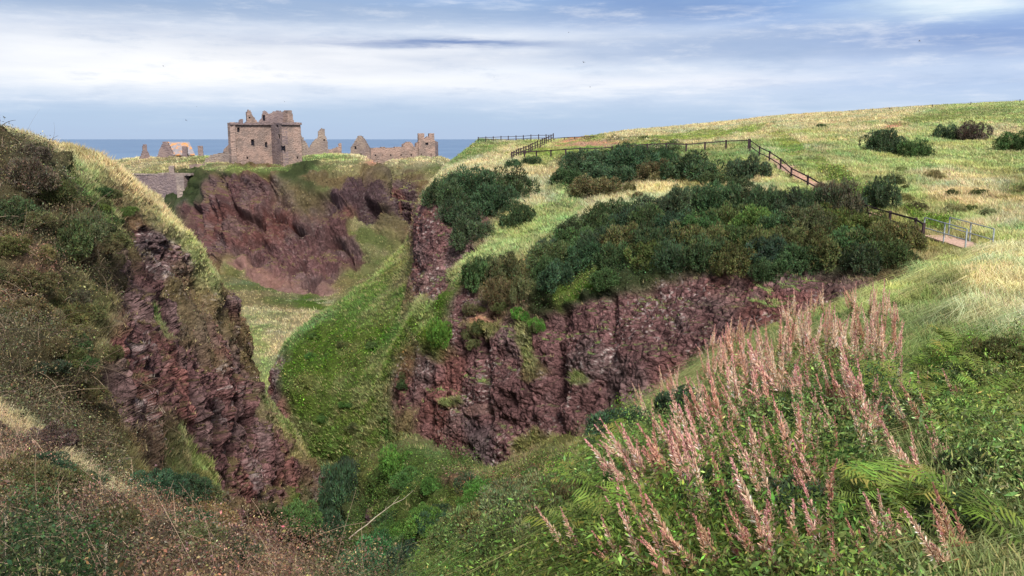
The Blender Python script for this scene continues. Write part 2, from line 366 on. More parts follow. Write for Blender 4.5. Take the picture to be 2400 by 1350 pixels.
MAIN = patch('cliff_headland', [
 # hidden far side of the spur
 "900,1130,130,O; 860,1060,130,O; 830,960,132,O; 840,880,135,O; 900,800,140,O; 950,740,150,O; 990,660,160,O; 1010,590,170,O; 1030,530,180,O; 1050,480,190,O; 1080,440,205,O; 1140,400,220,O; 1180,380,260,O; 1200,380,320,O",
 "760,1150,82,K; 690,1040,86,K; 655,960,90,K; 700,870,96,O; 800,790,104,O; 880,720,112,O; 960,640,122,O; 990,570,132,O; 1005,510,144,O; 1030,460,156,O; 1065,420,172,O; 1120,380,200,O; 1150,352,240,O; 1160,365,320,O",
 "745,1125,78,K; 665,1000,82,K; 638,880,86,K; 690,785,90,G; 800,710,95,G; 880,650,100,G; 952,578,106,G; 972,520,112,Q; 985,470,120,Q; 1015,430,134,O; 1055,385,150,G; 1120,335,180,G; 1122,331,186,G; 1135,340,300,G",
 "790,1120,75,J; 720,1010,79,J; 700,900,82,L; 740,820,85,L; 830,740,88,J; 905,680,91,J; 960,610,94,O; 968,550,96,Q; 985,485,99,Q; 1025,435,112,Y; 1090,390,135,G; 1160,345,170,G; 1180,333,186,Y; 1190,342,300,G",
 "850,1120,72,J; 810,1030,74,J; 790,930,77,J; 830,860,79,L; 890,790,81,L; 935,735,82,J; 963,670,83,Q; 972,590,84,R; 995,500,86,R; 1040,445,98,D; 1120,400,120,Y; 1200,360,150,Y; 1235,332,186,G; 1245,342,300,G",
 "920,1110,68,J; 900,1040,70,J; 885,950,72,J; 890,880,73,J; 915,830,74,J; 950,780,75,J; 975,705,76.5,K; 1005,610,79.5,R; 1030,520,82,R; 1070,450,94,D; 1150,400,115,Y; 1240,360,140,N; 1300,331,186,N; 1310,342,300,N",
 "975,1090,63,R; 945,1010,65,Q; 945,920,67,R; 950,850,68.5,Q; 965,780,69.5,L; 985,720,70.5,G; 1020,672,74,G; 1050,620,79,R; 1065,540,81,D; 1110,460,92,D; 1180,405,112,Y; 1280,360,135,C; 1350,326,190,T; 1360,340,300,N",
 "1040,1105,60,R; 1010,1010,62,R; 1010,920,63.5,R; 1015,850,65,R; 1025,780,66,L; 1040,710,67.5,L; 1070,645,70.5,G; 1105,600,75,G; 1120,550,80,R; 1160,470,90,D; 1220,410,108,Y; 1320,360,130,C; 1400,320,195,G; 1400,335,300,N",
 "1120,1115,57,K; 1100,1010,59,R; 1095,920,60.5,R; 1095,850,62,R; 1100,780,63,R; 1110,715,64.5,R; 1130,645,68,D; 1160,595,73,N; 1180,550,79,N; 1215,480,88,Y; 1280,420,104,Y; 1380,365,125,D; 1470,310,205,Y; 1470,330,300,N",
 "1220,1075,54,R; 1200,980,55.5,R; 1195,900,57,R; 1190,830,58.5,R; 1195,765,60,R; 1205,705,61.5,Q; 1220,645,65,O; 1245,590,71,N; 1260,550,77,N; 1290,490,86,N; 1350,430,100,D; 1440,370,120,D; 1540,304,215,Y; 1540,325,300,N",
 "1310,1060,51,Q; 1300,965,52.5,R; 1290,885,54,R; 1285,815,55.5,R; 1285,755,57,R; 1285,695,58.5,D; 1300,640,62.5,D; 1330,590,68,D; 1350,545,75,D; 1380,490,84,Y; 1440,440,96,Q; 1520,380,116,D; 1630,296,222,Y; 1630,320,310,N",
 "1420,1040,48,R; 1415,940,49.5,R; 1405,860,51,R; 1395,790,53,R; 1395,730,54.5,R; 1395,672,56,D; 1410,625,60,D; 1430,580,66,D; 1450,540,72,D; 1480,490,81,Y; 1530,440,94,Y; 1600,380,112,G; 1720,288,228,Y; 1720,312,320,N",
 "1530,1000,46,R; 1530,910,47.5,R; 1525,840,49,R; 1520,775,51,R; 1515,715,52.5,R; 1510,655,54,D; 1525,612,58,D; 1545,570,64,D; 1565,530,70,D; 1595,485,78,D; 1640,440,90,O; 1700,380,108,G; 1830,276,234,Y; 1830,300,320,N",
 "1650,960,44,R; 1650,880,45.5,R; 1645,810,47,R; 1640,750,49,R; 1635,695,51,R; 1630,640,53,D; 1645,600,57,D; 1665,560,62.5,D; 1690,525,68,D; 1720,480,76,D; 1755,430,88,Y; 1790,375,104,N; 1930,270,240,Y; 1930,294,330,N",
 "1780,930,42,R; 1780,850,43.5,R; 1775,780,45,R; 1770,720,47,R; 1765,670,49,R; 1760,625,51,D; 1775,590,55,D; 1795,555,60.5,D; 1820,520,66,D; 1845,475,74,D; 1870,430,84,N; 1890,375,102,G; 2030,264,246,Y; 2030,288,340,N",
 "1920,900,40,R; 1920,830,41.5,R; 1915,760,43.5,R; 1912,705,45.5,R; 1910,655,47.5,R; 1910,618,49.5,D; 1925,585,54,D; 1940,550,59.5,D; 1960,510,66,D; 1975,465,74,L; 1990,420,86,N; 2010,365,108,N; 2130,256,252,Y; 2130,280,340,N",
 "2060,880,38,R; 2060,810,40,R; 2058,745,42,R; 2055,690,44,R; 2055,645,46,Q; 2055,612,48,D; 2065,582,52,D; 2080,552,58,O; 2090,510,66,O; 2105,460,76,N; 2130,410,92,N; 2160,350,120,N; 2230,250,258,N; 2230,274,340,N",
 "2200,880,36,R; 2200,810,38,R; 2198,745,40,R; 2195,690,42,R; 2195,650,44,Q; 2195,615,47,O; 2200,590,51,O; 2210,560,56,O; 2220,515,64,N; 2235,460,76,Y; 2260,405,95,N; 2290,345,125,N; 2330,245,262,N; 2330,270,350,N",
 "2350,880,36,O; 2350,810,38,O; 2345,745,40,O; 2340,690,42,O; 2340,650,44,O; 2340,620,46,O; 2345,590,50,N; 2350,555,56,N; 2360,505,65,Y; 2370,450,78,O; 2390,400,98,N; 2410,335,130,G; 2440,240,264,N; 2440,265,350,N",
 "2600,880,36,O; 2600,810,38,O; 2600,745,40,O; 2600,690,42,O; 2600,650,44,O; 2600,620,46,O; 2600,585,50,N; 2600,550,56,N; 2600,500,65,Y; 2600,445,78,Y; 2600,390,98,N; 2600,325,130,G; 2600,232,262,N; 2600,260,350,N",
 "3100,880,36,O; 3100,810,38,O; 3100,745,40,O; 3100,690,42,O; 3100,650,44,O; 3100,620,46,O; 3100,585,50,N; 3100,550,56,N; 3100,500,65,Y; 3100,440,78,Y; 3100,380,98,N; 3100,310,130,G; 3100,215,262,G; 3100,245,350,N",
 ], 700, 900, disp=.6, veg_disp=.36, rs=5.0, green=.86, crk=1.0, ledge=.5, greencol='G', lich=.5, bright=.88, mott=.35,
 spots=[(1070,585,50,50,-25,'R'),(1010,570,42,115,-5,'R'),(1020,660,50,60,0,'R'),(1000,745,45,50,0,'G'),(1025,790,40,35,0,'L'),(1130,770,45,35,0,'O'),(1130,750,35,16,-10,'T'),(1240,1060,70,45,20,'O'),(1050,945,40,18,-10,'G'),
        (1120,960,45,12,-10,'S'),(1355,885,22,22,0,'G'),(1110,1050,110,60,10,'K'),(1450,780,100,60,10,'R'),(1250,870,30,25,0,'Q'),(1235,800,18,70,-10,'O'),(1350,690,75,22,-30,'L'),
        (1530,470,120,30,-10,'W'),(1400,500,80,25,-20,'Y'),(1260,540,110,35,-20,'N'),(1130,600,70,18,-28,'N'),
        (1110,388,110,16,-18,'Y'),(1832,392,40,9,38,'P'),(1868,414,45,11,36,'P'),(1908,438,45,11,32,'P'),(1958,465,50,9,28,'P'),(2020,500,45,8,24,'P'),(2075,525,45,9,22,'P'),(2130,548,45,10,22,'P'),(1390,350,200,14,-5,'C'),(1400,338,90,7,-2,'T'),(1740,305,60,8,-12,'C'),(1640,318,180,12,-4,'C'),(1950,400,70,22,30,'C'),(1850,345,50,22,35,'C'),(1970,425,50,20,20,'L'),
        (2100,296,40,8,-5,'T'),(2350,310,50,18,0,'Y'),(2300,450,120,35,10,'Y'),(2200,410,60,16,0,'Y'),(2050,360,160,20,15,'N'),(2150,505,70,10,22,'L'),(2200,530,60,18,0,'L'),
        (2250,270,160,14,-6,'G'),(1500,315,70,6,-8,'Y'),(1650,300,120,5,-8,'Y')])
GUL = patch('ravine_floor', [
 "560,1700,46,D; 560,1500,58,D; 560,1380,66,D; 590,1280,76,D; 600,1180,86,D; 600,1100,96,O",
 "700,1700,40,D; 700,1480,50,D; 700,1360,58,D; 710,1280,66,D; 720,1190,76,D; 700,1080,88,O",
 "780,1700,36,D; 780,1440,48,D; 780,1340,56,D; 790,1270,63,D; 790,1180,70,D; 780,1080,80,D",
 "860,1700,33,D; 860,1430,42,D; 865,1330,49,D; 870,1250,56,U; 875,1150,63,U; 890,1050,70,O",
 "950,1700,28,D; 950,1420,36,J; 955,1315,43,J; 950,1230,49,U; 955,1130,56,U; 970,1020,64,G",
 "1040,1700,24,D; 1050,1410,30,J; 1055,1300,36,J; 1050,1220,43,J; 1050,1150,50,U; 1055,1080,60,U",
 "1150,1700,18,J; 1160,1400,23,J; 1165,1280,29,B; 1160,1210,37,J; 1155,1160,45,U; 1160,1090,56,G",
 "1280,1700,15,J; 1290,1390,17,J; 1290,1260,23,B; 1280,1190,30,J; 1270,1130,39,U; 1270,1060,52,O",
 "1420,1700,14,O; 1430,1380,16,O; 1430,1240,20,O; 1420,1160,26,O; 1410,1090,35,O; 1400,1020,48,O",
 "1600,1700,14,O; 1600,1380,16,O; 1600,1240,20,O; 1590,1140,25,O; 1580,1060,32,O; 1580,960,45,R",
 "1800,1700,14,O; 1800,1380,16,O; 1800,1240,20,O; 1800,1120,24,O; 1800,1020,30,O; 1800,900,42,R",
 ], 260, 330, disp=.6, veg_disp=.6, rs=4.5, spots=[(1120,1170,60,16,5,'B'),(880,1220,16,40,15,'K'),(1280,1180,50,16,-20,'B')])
NEARL = patch('bramble_bank', [
 "-900,1450,2.6,B; -900,1250,4,B; -900,1083.5,6,B; -900,979.0,9,B; -900,892.0,14,B; -900,908.0,22,B; -900,1100.0,26,B",
 "-300,1450,2.6,B; -300,1250,4,B; -300,1098.75,6,B; -300,1009.5,8.5,B; -300,927.0,12,B; -300,950.0,19,B; -300,1100.0,24,B",
 "0,1450,2.7,D; 0,1260,4,B; 0,1143.5,6,B; 0,1076.5,8.5,B; 0,982.0,12,Y; 0,990.5,18,B; 0,1130.0,24,B",
 "150,1450,2.75,D; 160,1280,4.1,B; 160,1203.5,6,B; 170,1174.0,8,B; 180,1117.0,11,Y; 190,1113.0,17,B; 180,1200.0,24,O",
 "310,1450,2.85,B; 320,1310,4.2,B; 330,1263.25,6,B; 340,1262.5,7.8,B; 350,1222.0,10,B; 360,1214.0,16,B; 350,1274.0,24,O",
 "470,1450,3.0,B; 480,1340,4.4,B; 490,1319.5,6,B; 500,1334.0,7.4,B; 500,1312.0,9.0,Y; 515,1317.0,15,O; 510,1358.0,24,O",
 "620,1460,3.2,B; 640,1370,4.5,B; 650,1361.5,6,B; 655,1384.0,7,B; 650,1367.0,8.2,Y; 670,1380.0,14,O; 670,1424.0,22,O",
 "760,1480,3.4,D; 780,1405,4.6,B; 790,1431.25,5.6,B; 795,1458.5,6.4,B; 790,1452.0,7.2,Y; 810,1463.0,13,O; 810,1494.0,21,O",
 "900,1520,3.6,D; 920,1470,4.6,D; 930,1541.0,5.4,O; 930,1568.0,6.2,O; 900,1562.0,6.8,Y; 940,1576.0,12,O; 940,1584.0,20,O",
 "1080,1620,3.6,O; 1100,1570,4.6,O; 1110,1648.5,5.4,O; 1110,1665.0,6.0,O; 1100,1662.0,6.6,O; 1120,1670.0,11,O; 1120,1666.0,18,O",
 ], 240, 300, disp=.3, veg_disp=.20, rs=1.6, near=(-25, -1.7), spots=[(60,1290,90,40,0,'D'),(120,1020,60,20,20,'O'),(500,1300,60,30,20,'D'),(330,1100,50,16,20,'O'),(700,1280,80,14,25,'W'),(150,1180,80,20,0,'D')])
NEARR = patch('flower_bank', [
 "1000,1640,5.4,U; 1000,1540,6.4,U; 1000,1460,7.6,U; 1000,1400.0,9,U; 1010,1388.0,11,U; 1020,1363.0,13,U; 1000,1400.0,18,U; 990,1560.0,22,O",
 "1120,1580,4.8,U; 1130,1450,6.0,U; 1130,1370,7.4,U; 1130,1314.5,9,U; 1130,1286.0,11,B; 1130,1253.0,13.5,B; 1110,1278.0,19,U; 1100,1425.0,24,O",
 "1250,1540,4.3,U; 1250,1400,5.4,U; 1260,1320,6.6,U; 1270,1263.5,8,B; 1290,1232.0,10,B; 1290,1198.0,12,U; 1260,1214.0,18,U; 1250,1365.0,24,O",
 "1380,1520,3.8,U; 1380,1370,4.8,U; 1375,1270,5.9,U; 1370,1221.5,7.2,U; 1370,1194.0,8.6,L; 1375,1148.0,10.2,L; 1360,1176.0,16,U; 1350,1335.0,24,O",
 "1510,1500,3.4,U; 1505,1330,4.4,U; 1500,1210,5.6,U; 1495,1146.0,7,U; 1490,1112.0,8.6,U; 1480,1048.0,10.6,L; 1460,1064.0,16,U; 1450,1240.0,24,O",
 "1640,1490,3.2,U; 1640,1290,4.3,U; 1635,1160,5.6,U; 1630,1083.75,7.2,U; 1620,1018.0,9.4,O; 1600,953.0,11.6,G; 1590,970.0,17,O; 1580,1137.5,24,O",
 "1800,1480,3.1,U; 1800,1270,4.3,U; 1800,1120,5.8,U; 1795,1010.25,7.6,U; 1785,924.0,10,O; 1770,828.0,13.5,G; 1760,856.0,20,O; 1750,1022.5,28,O",
 "1970,1480,3.0,U; 1970,1260,4.3,U; 1970,1090,5.9,U; 1965,961.25,8,U; 1960,858.0,11,O; 1950,758.0,16,G; 1950,780.0,24,O; 1950,912.5,32,O",
 "2130,1480,3.0,G; 2130,1250,4.3,G; 2130,1080,6,G; 2130,936.75,8.2,G; 2130,820.0,12,G; 2110,698.0,20,N; 2120,712.0,28,G; 2120,857.5,36,O",
 "2280,1480,2.9,G; 2280,1250,4.3,U; 2280,1070,6,U; 2280,910.0,8.4,U; 2280,778.0,12.6,G; 2260,628.0,25,N; 2270,650.0,33,G; 2270,800.0,40,O",
 "2420,1480,2.9,G; 2420,1250,4.3,U; 2420,1060,6.1,U; 2420,890.0,8.6,U; 2420,748.0,13.4,W; 2420,598.0,28,W; 2420,620.0,36,G; 2420,780.0,42,O",
 "2700,1480,2.9,G; 2700,1240,4.3,U; 2700,1050,6.2,U; 2700,880.0,8.8,U; 2700,738.0,14,Y; 2700,578.0,30,W; 2700,600.0,38,G; 2700,760.0,44,O",
 "3300,1480,2.9,G; 3300,1240,4.3,U; 3300,1050,6.2,U; 3300,880.0,8.8,U; 3300,728.0,14,Y; 3300,558.0,30,W; 3300,590.0,38,G; 3300,750.0,44,O",
 ], 300, 420, disp=.3, veg_disp=.30, rs=1.8, near=(-25, -1.7), mott=.28, spots=[(2360,680,120,110,0,'W'),(2180,640,90,40,-20,'N'),(1390,1090,60,60,0,'N'),(2050,1060,110,60,20,'D'),(1860,1040,60,40,0,'B'),(2250,930,90,50,0,'L')])

# ---------------------------------------------------------------- sea
def sea():
    me = bpy.data.meshes.new('sea')
    ys = [30, 200, 600, 2000, 8000, 60000]; vs = []; fs = []
    for y in ys: vs += [(-1.2 * y - 400, y, -55), (1.2 * y + 400, y, -55)]
    for i in range(len(ys) - 1): fs.append((2 * i, 2 * i + 1, 2 * i + 3, 2 * i + 2))
    me.from_pydata(vs, [], fs)
    m, nt, b = newmat('sea_water', .35, .4)
    p = geo_pos(nt)
    st = nt.vm('MULTIPLY', p, (.004, .0012, 1))
    n = nt.noise(st, 1.0, 4); n2 = nt.noise(p, .15, 3)
    nt.put(b.inputs['Base Color'], nt.mix(nt.mr(n, .35, .65), (.075, .155, .29), (.11, .20, .34)))
    bp = nt.new('ShaderNodeBump'); bp.inputs['Strength'].default_value = .5; bp.inputs['Distance'].default_value = .6
    nt.put(bp.inputs['Height'], n2); nt.put(b.inputs['Normal'], bp.outputs[0])
    tag(link('sea', me, m), kind='structure')
sea()
# ================================================================= GROUND COVER
LEAFY = {'D': .9, 'B': .85, 'L': .45, 'Q': .25, 'G': .05}
class Acc:
    def __init__(s): s.V = []; s.I = []; s.S = []; s.C = []; s.n = 0
    def add(s, V, I, S, Cc):
        s.V.append(V.reshape(-1, 3).astype(np.float32)); s.I.append((I + s.n).ravel()); s.S.append(S); s.C.append(Cc.reshape(-1, 3).astype(np.float32)); s.n += len(s.V[-1])
    def build(s, name, mat, label, cat, group=None, kind='stuff', parent=None):
        me = npmesh(name, np.concatenate(s.V), np.concatenate(s.I), np.concatenate(s.S), np.clip(np.concatenate(s.C), 0, 1))
        o = link(name, me, mat, parent)
        if parent is None: tag(o, label, cat, group, kind)
        return o
def blades(acc, P, N, col, h, w, rng, lean=(0, 0, 0), spread=.55, seg=2, droop=0.):
    n = len(P)
    th = rng.uniform(0, 2 * np.pi, n); r = spread * rng.uniform(.2, 1, n)
    D = np.stack([np.cos(th) * r, np.sin(th) * r, np.ones(n)], -1) + N * .35 + np.array(lean)
    D /= np.linalg.norm(D, axis=1, keepdims=True)
    ph = rng.uniform(0, 2 * np.pi, n); S = np.stack([np.cos(ph), np.sin(ph) * .5, np.zeros(n)], -1); S /= np.linalg.norm(S, axis=1, keepdims=True)
    h = h[:, None]; w = w[:, None]
    out = np.stack([np.cos(th), np.sin(th), np.zeros(n)], -1) + np.array(lean) * 1.5
    tip = P + D * h + out * h * (.28 + droop * .35) - np.array([0, 0, 1]) * h * (.18 + droop * .55)
    if seg == 1:
        V = np.stack([P - S * w * .5, P + S * w * .5, tip], 1)
        I = np.arange(3 * n).reshape(n, 3); Cc = np.repeat(col[:, None], 3, 1)
        acc.add(V, I, np.full(n, 3), Cc)
    else:
        mid = P + D * h * .62 + out * h * .06
        V = np.stack([P - S * w * .5, P + S * w * .5, mid + S * w * .38, mid - S * w * .38, tip], 1)
        b = np.arange(n)[:, None] * 5
        I = np.concatenate([b + np.array([0, 1, 2, 3]), b + np.array([3, 2, 4])], 1)
        Cc = np.repeat(col[:, None], 5, 1)
        s = np.empty(2 * n, int); s[0::2] = 4; s[1::2] = 3
        acc.add(V, I, s, Cc)
def leaves(acc, P, N, col, size, rng, up=.6, asp=.28):
    n = len(P); size = size * np.where(rng.random(n) < .06, 1.8, 1.)
    A = rng.normal(size=(n, 3)); A += N * up; A /= np.linalg.norm(A, axis=1, keepdims=True)
    B = np.cross(A, rng.normal(size=(n, 3))); B /= np.maximum(np.linalg.norm(B, axis=1, keepdims=True), 1e-6)
    T = np.cross(A, B); s = size[:, None]
    V = np.stack([P - B * s * .5, P + T * s * asp, P + B * s * .5, P - T * s * asp], 1)
    acc.add(V, np.arange(4 * n).reshape(n, 4), np.full(n, 4), np.repeat(col[:, None], 4, 1))
def ribbons(acc, P, D, L, w, col, rng, sag=.5, seg=6):
    """thin arching stems"""
    n = len(P); t = np.linspace(0, 1, seg + 1)
    side = np.cross(D, [0, 0, 1.]); side /= np.maximum(np.linalg.norm(side, axis=1, keepdims=True), 1e-6)
    cur = rng.normal(size=(n, 3)) * .35; pts = []
    for k in t: pts.append(P + D * (L * k)[:, None] + cur * (L * k * k)[:, None] - np.array([0, 0, 1.]) * (L * k * k * sag)[:, None])
    V = []
    for k, p in zip(t, pts):
        ww = (w * (1 - .6 * k))[:, None]; V += [p - (side * .5 + np.array([0, 0, .5])) * ww, p + (side * .5 + np.array([0, 0, .5])) * ww]
    V = np.stack(V, 1); m = V.shape[1]
    b = np.arange(n)[:, None] * m
    I = np.concatenate([b + np.array([2 * k, 2 * k + 1, 2 * k + 3, 2 * k + 2]) for k in range(seg)], 1)
    acc.add(V, I, np.full(n * seg, 4), np.repeat(col[:, None], m, 1))
def sample(P, n, rng, dens=None, power=2.0, margin=160, back=-.35):
    fN = P.N[P.F[:, 0]]; view = -P.fc / np.linalg.norm(P.fc, axis=1, keepdims=True)
    s = fN * np.where(fN[:, 2:3] < -.2, -1, 1)
    d = (P.dens if dens is None else dens)[P.F].mean(1)
    w = P.area * d / np.maximum(np.linalg.norm(P.fc, axis=1), 2.5) ** power
    w = w * ((P.fpx > -margin) & (P.fpx < 2400 + margin) & (P.fpy > 100) & (P.fpy < 1350 + margin) & (P.fc[:, 1] > 1.5))
    w = w * ((s * view).sum(1) > back)
    w /= w.sum()
    f = rng.choice(len(w), n, p=w)
    a = rng.random((n, 1)); b = rng.random((n, 1)); q = P.V[P.F[f]]
    pt = (q[:, 0] * (1 - a) + q[:, 1] * a) * (1 - b) + (q[:, 3] * (1 - a) + q[:, 2] * a) * b
    k = P.F[f, rng.integers(0, 4, n)]
    N = P.N[k]; N = N * np.where(N[:, 2:3] < -.15, -1, 1)
    return pt, N, P.col[k], P.h[k], P.leafy[k], k
def grow(P, n_tuft, per, name, label, cat, seed, seg=1, hs=1., wpx=.75, leafn=0, leafs=1., lean=(-.15, 0, 0), bright=1.45, spread=.55, lmin=.03, lh=1., droop=0., gap=0., asp=.28, margin=160):
    rng = np.random.default_rng(seed)
    acc = Acc()
    pt, N, col, h, lf, k = sample(P, n_tuft, rng, P.dens * (1 - P.leafy), margin=margin)
    tus = .55 + .9 * fbm(pt / 1.1, 2, 3)
    h = h * (tus if not gap else tus * np.clip(1.9 - gap * 1.5 * fbm(pt / .35, 2, 4), .25, 1.5)) * rng.uniform(.7, 1.3, n_tuft) * hs
    tint = rng.uniform(.7, 1.35, (n_tuft, 1)) * np.exp(rng.normal(0, .07, (n_tuft, 3)))
    dry = (rng.random((n_tuft, 1)) < .12) * .7; c = col * bright * tint; c = c * (1 - dry) + np.array([.55, .45, .22]) * dry
    pt = np.repeat(pt, per, 0); N = np.repeat(N, per, 0); c = np.repeat(c, per, 0) * rng.uniform(.85, 1.15, (n_tuft * per, 1)); h = np.repeat(h, per) * rng.uniform(.6, 1.1, n_tuft * per)
    d = np.linalg.norm(pt, axis=1); w = np.maximum(.007, d * wpx / 852)
    pt = pt + rng.normal(size=pt.shape) * np.array([1, 1, 0]) * (w * 1.2 + .02)[:, None] - N * .02
    blades(acc, pt, N, c, np.maximum(h, w * 1.5), w, rng, lean, spread, seg, droop)
    acc.build(name, M_BLADE, label, cat)
    if leafn:
        acc = Acc(); pt, N, col, h, lf, k = sample(P, leafn, rng, P.dens * P.leafy * sstep(.12, .3, P.leafy), margin=margin)
        hh = rng.random(leafn) ** .7 * .38 * lh * (.4 + 1.2 * fbm(pt / .9, 2, 8))
        d = np.linalg.norm(pt, axis=1); s = np.maximum(lmin, d * 1.15 / 852) * rng.uniform(.6, 1.5, leafn) * leafs
        pt = pt + N * hh[:, None] * .7 + np.array([0, 0, 1]) * (hh * .5)[:, None] + rng.normal(size=pt.shape) * .04
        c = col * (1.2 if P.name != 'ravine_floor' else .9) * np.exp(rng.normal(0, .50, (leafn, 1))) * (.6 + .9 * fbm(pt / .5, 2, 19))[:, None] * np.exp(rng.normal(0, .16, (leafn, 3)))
        leaves(acc, pt, N, c, s, rng, asp=asp)
        return acc
for nm, P in PATCHES.items():
    pass
grow(FAR, 26000, 3, 'headland_grass', 'straw and green grass on the castle headland', 'grass', 1, hs=1.5)
grow(FAR2, 6000, 3, 'cave_top_grass', 'tan grass over the dark cave behind the spur', 'grass', 2, hs=1.5)
grow(VAL, 16000, 3, 'valley_grass', 'yellow green grass on the steep valley slope below the castle', 'grass', 3, hs=1.2, bright=1.12)
a = grow(LEFT, 60000, 4, 'ravine_grass', 'pale grass along the crest of the steep left bank', 'grass', 4, leafn=170000, lean=(-.1, 0, 0), bright=1.25, hs=.8)
rng = np.random.default_rng(44)
pt, N, col, h, lf, k = sample(LEFT, 2600, rng, LEFT.dens * LEFT.leafy)
D = rng.normal(size=(2600, 3)) * .6 + N * .6 + np.array([0, 0, .5]); D /= np.linalg.norm(D, axis=1, keepdims=True)
d = np.linalg.norm(pt, axis=1)
ribbons(a, pt, D, rng.uniform(.4, 1.6, 2600), np.maximum(.01, d * .5 / 852), np.array([.30, .22, .15]) * rng.uniform(.5, 1.5, (2600, 1)), rng)
a.build('bramble_scrub', M_LEAF, 'dark brambles and bare twigs covering the steep left bank', 'brambles')
a = grow(MAIN, 160000, 4, 'hill_grass', 'long dry and green grass over the hill and clifftop', 'grass', 5, leafn=110000, lean=(-.2, 0, 0), bright=1.4)
a.build('clifftop_undergrowth', M_LEAF, 'low leafy undergrowth between the gorse and on cliff ledges', 'undergrowth')
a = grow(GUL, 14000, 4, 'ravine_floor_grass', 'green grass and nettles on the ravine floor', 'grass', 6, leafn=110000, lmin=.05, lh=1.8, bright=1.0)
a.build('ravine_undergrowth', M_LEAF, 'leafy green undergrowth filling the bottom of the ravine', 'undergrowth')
a = grow(NEARL, 30000, 5, 'bank_grass', 'thin dry grass through the brambles on the near bank', 'grass', 7, seg=2, margin=900, leafn=270000, lmin=.013, lh=.6, bright=1.3, wpx=.5, leafs=.85, spread=1.1, hs=.42, droop=.5)
rng = np.random.default_rng(45)
pt, N, col, h, lf, k = sample(NEARL, 9000, rng, NEARL.dens, power=1.6)
D = rng.normal(size=(9000, 3)) * .8 + np.array([0, 0, .55]); D /= np.linalg.norm(D, axis=1, keepdims=True)
d = np.linalg.norm(pt, axis=1)
ribbons(a, pt, D, rng.uniform(.10, 1., 9000) ** 2 * .55 + .10, np.maximum(.002, d * .45 / 852), np.array([.48, .33, .23]) * rng.uniform(.35, 1.5, (9000, 1)), rng)
a.build('bramble_thicket', M_LEAF, 'brown and red bramble tangle on the near left bank', 'brambles')
a = grow(NEARR, 34000, 14, 'flower_bank_grass', 'long drooping grass on the near right bank', 'grass', 8, seg=2, asp=.16, margin=900, leafn=330000, lmin=.026, hs=.74, bright=1.3, wpx=.5, spread=.9, lean=(-.30, -.15, 0), droop=1., gap=1.)
a.build('leafy_ground_cover', M_LEAF, 'dark green leaves under the pink flowers on the near right bank', 'ground cover')
# ================================================================= CASTLE
def mat_stone(name, base, alt, scale=1.0, lo=.38, hi=.62):
    m, nt, b = newmat(name, .95, .05)
    p = geo_pos(nt)
    bv = nt.new('ShaderNodeTexVoronoi'); bv.inputs['Scale'].default_value = 1.6 * scale; nt.put(bv.inputs['Vector'], nt.vm('MULTIPLY', p, (1, 1, 1.9)))
    n1 = nt.noise(p, .35, 5, .6); n2 = nt.noise(p, 3.0, 4, .6)
    c = nt.mix(nt.mr(n1, lo, hi), (*base, 1), (*alt, 1))
    v = nt.m('ADD', .62, nt.m('ADD', nt.m('MULTIPLY', bv.outputs['Color'], .35), nt.m('MULTIPLY', n2, .42)))
    g = nt.new('ShaderNodeCombineColor'); [nt.put(g.inputs[i], v) for i in range(3)]
    nt.put(b.inputs['Base Color'], nt.mix(1.0, c, g.outputs[0], 'MULTIPLY'))
    bp = nt.new('ShaderNodeBump'); bp.inputs['Strength'].default_value = .8; bp.inputs['Distance'].default_value = .15
    nt.put(bp.inputs['Height'], nt.m('ADD', bv.outputs['Distance'], n2)); nt.put(b.inputs['Normal'], bp.outputs[0])
    return m
M_STONE = mat_stone('pink_sandstone', (.37, .255, .21), (.24, .18, .155))
M_STONE2 = mat_stone('grey_rubble_stone', (.24, .19, .175), (.32, .25, .21))
M_STONE3 = mat_stone('weathered_stone', (.27, .20, .185), (.20, .15, .15))
M_SLATE = mat_stone('lichened_slate', (.29, .26, .27), (.62, .28, .10), .8, .50, .60)
def flat(name, colr, rough=.8):
    m, nt, b = newmat(name, rough, .2)
    n = nt.noise(obj_pos(nt), 6.0, 4)
    nt.put(b.inputs['Base Color'], nt.mix(nt.mr(n, .3, .7), (*[c * .7 for c in colr], 1), (*[min(1, c * 1.25) for c in colr], 1)))
    return m
M_WINDOW_SHADE = flat('painted_window_shade', (.012, .012, .02))  # near-black colour imitating the shade inside the wall openings
def zof(py, d):
    yc = (675 - py) / F; return (-ST + yc * CT) * d / (CT + yc * ST)
def xof(px, py, d):
    yc = (675 - py) / F; return (px - 1200) / F * d / (CT + yc * ST)
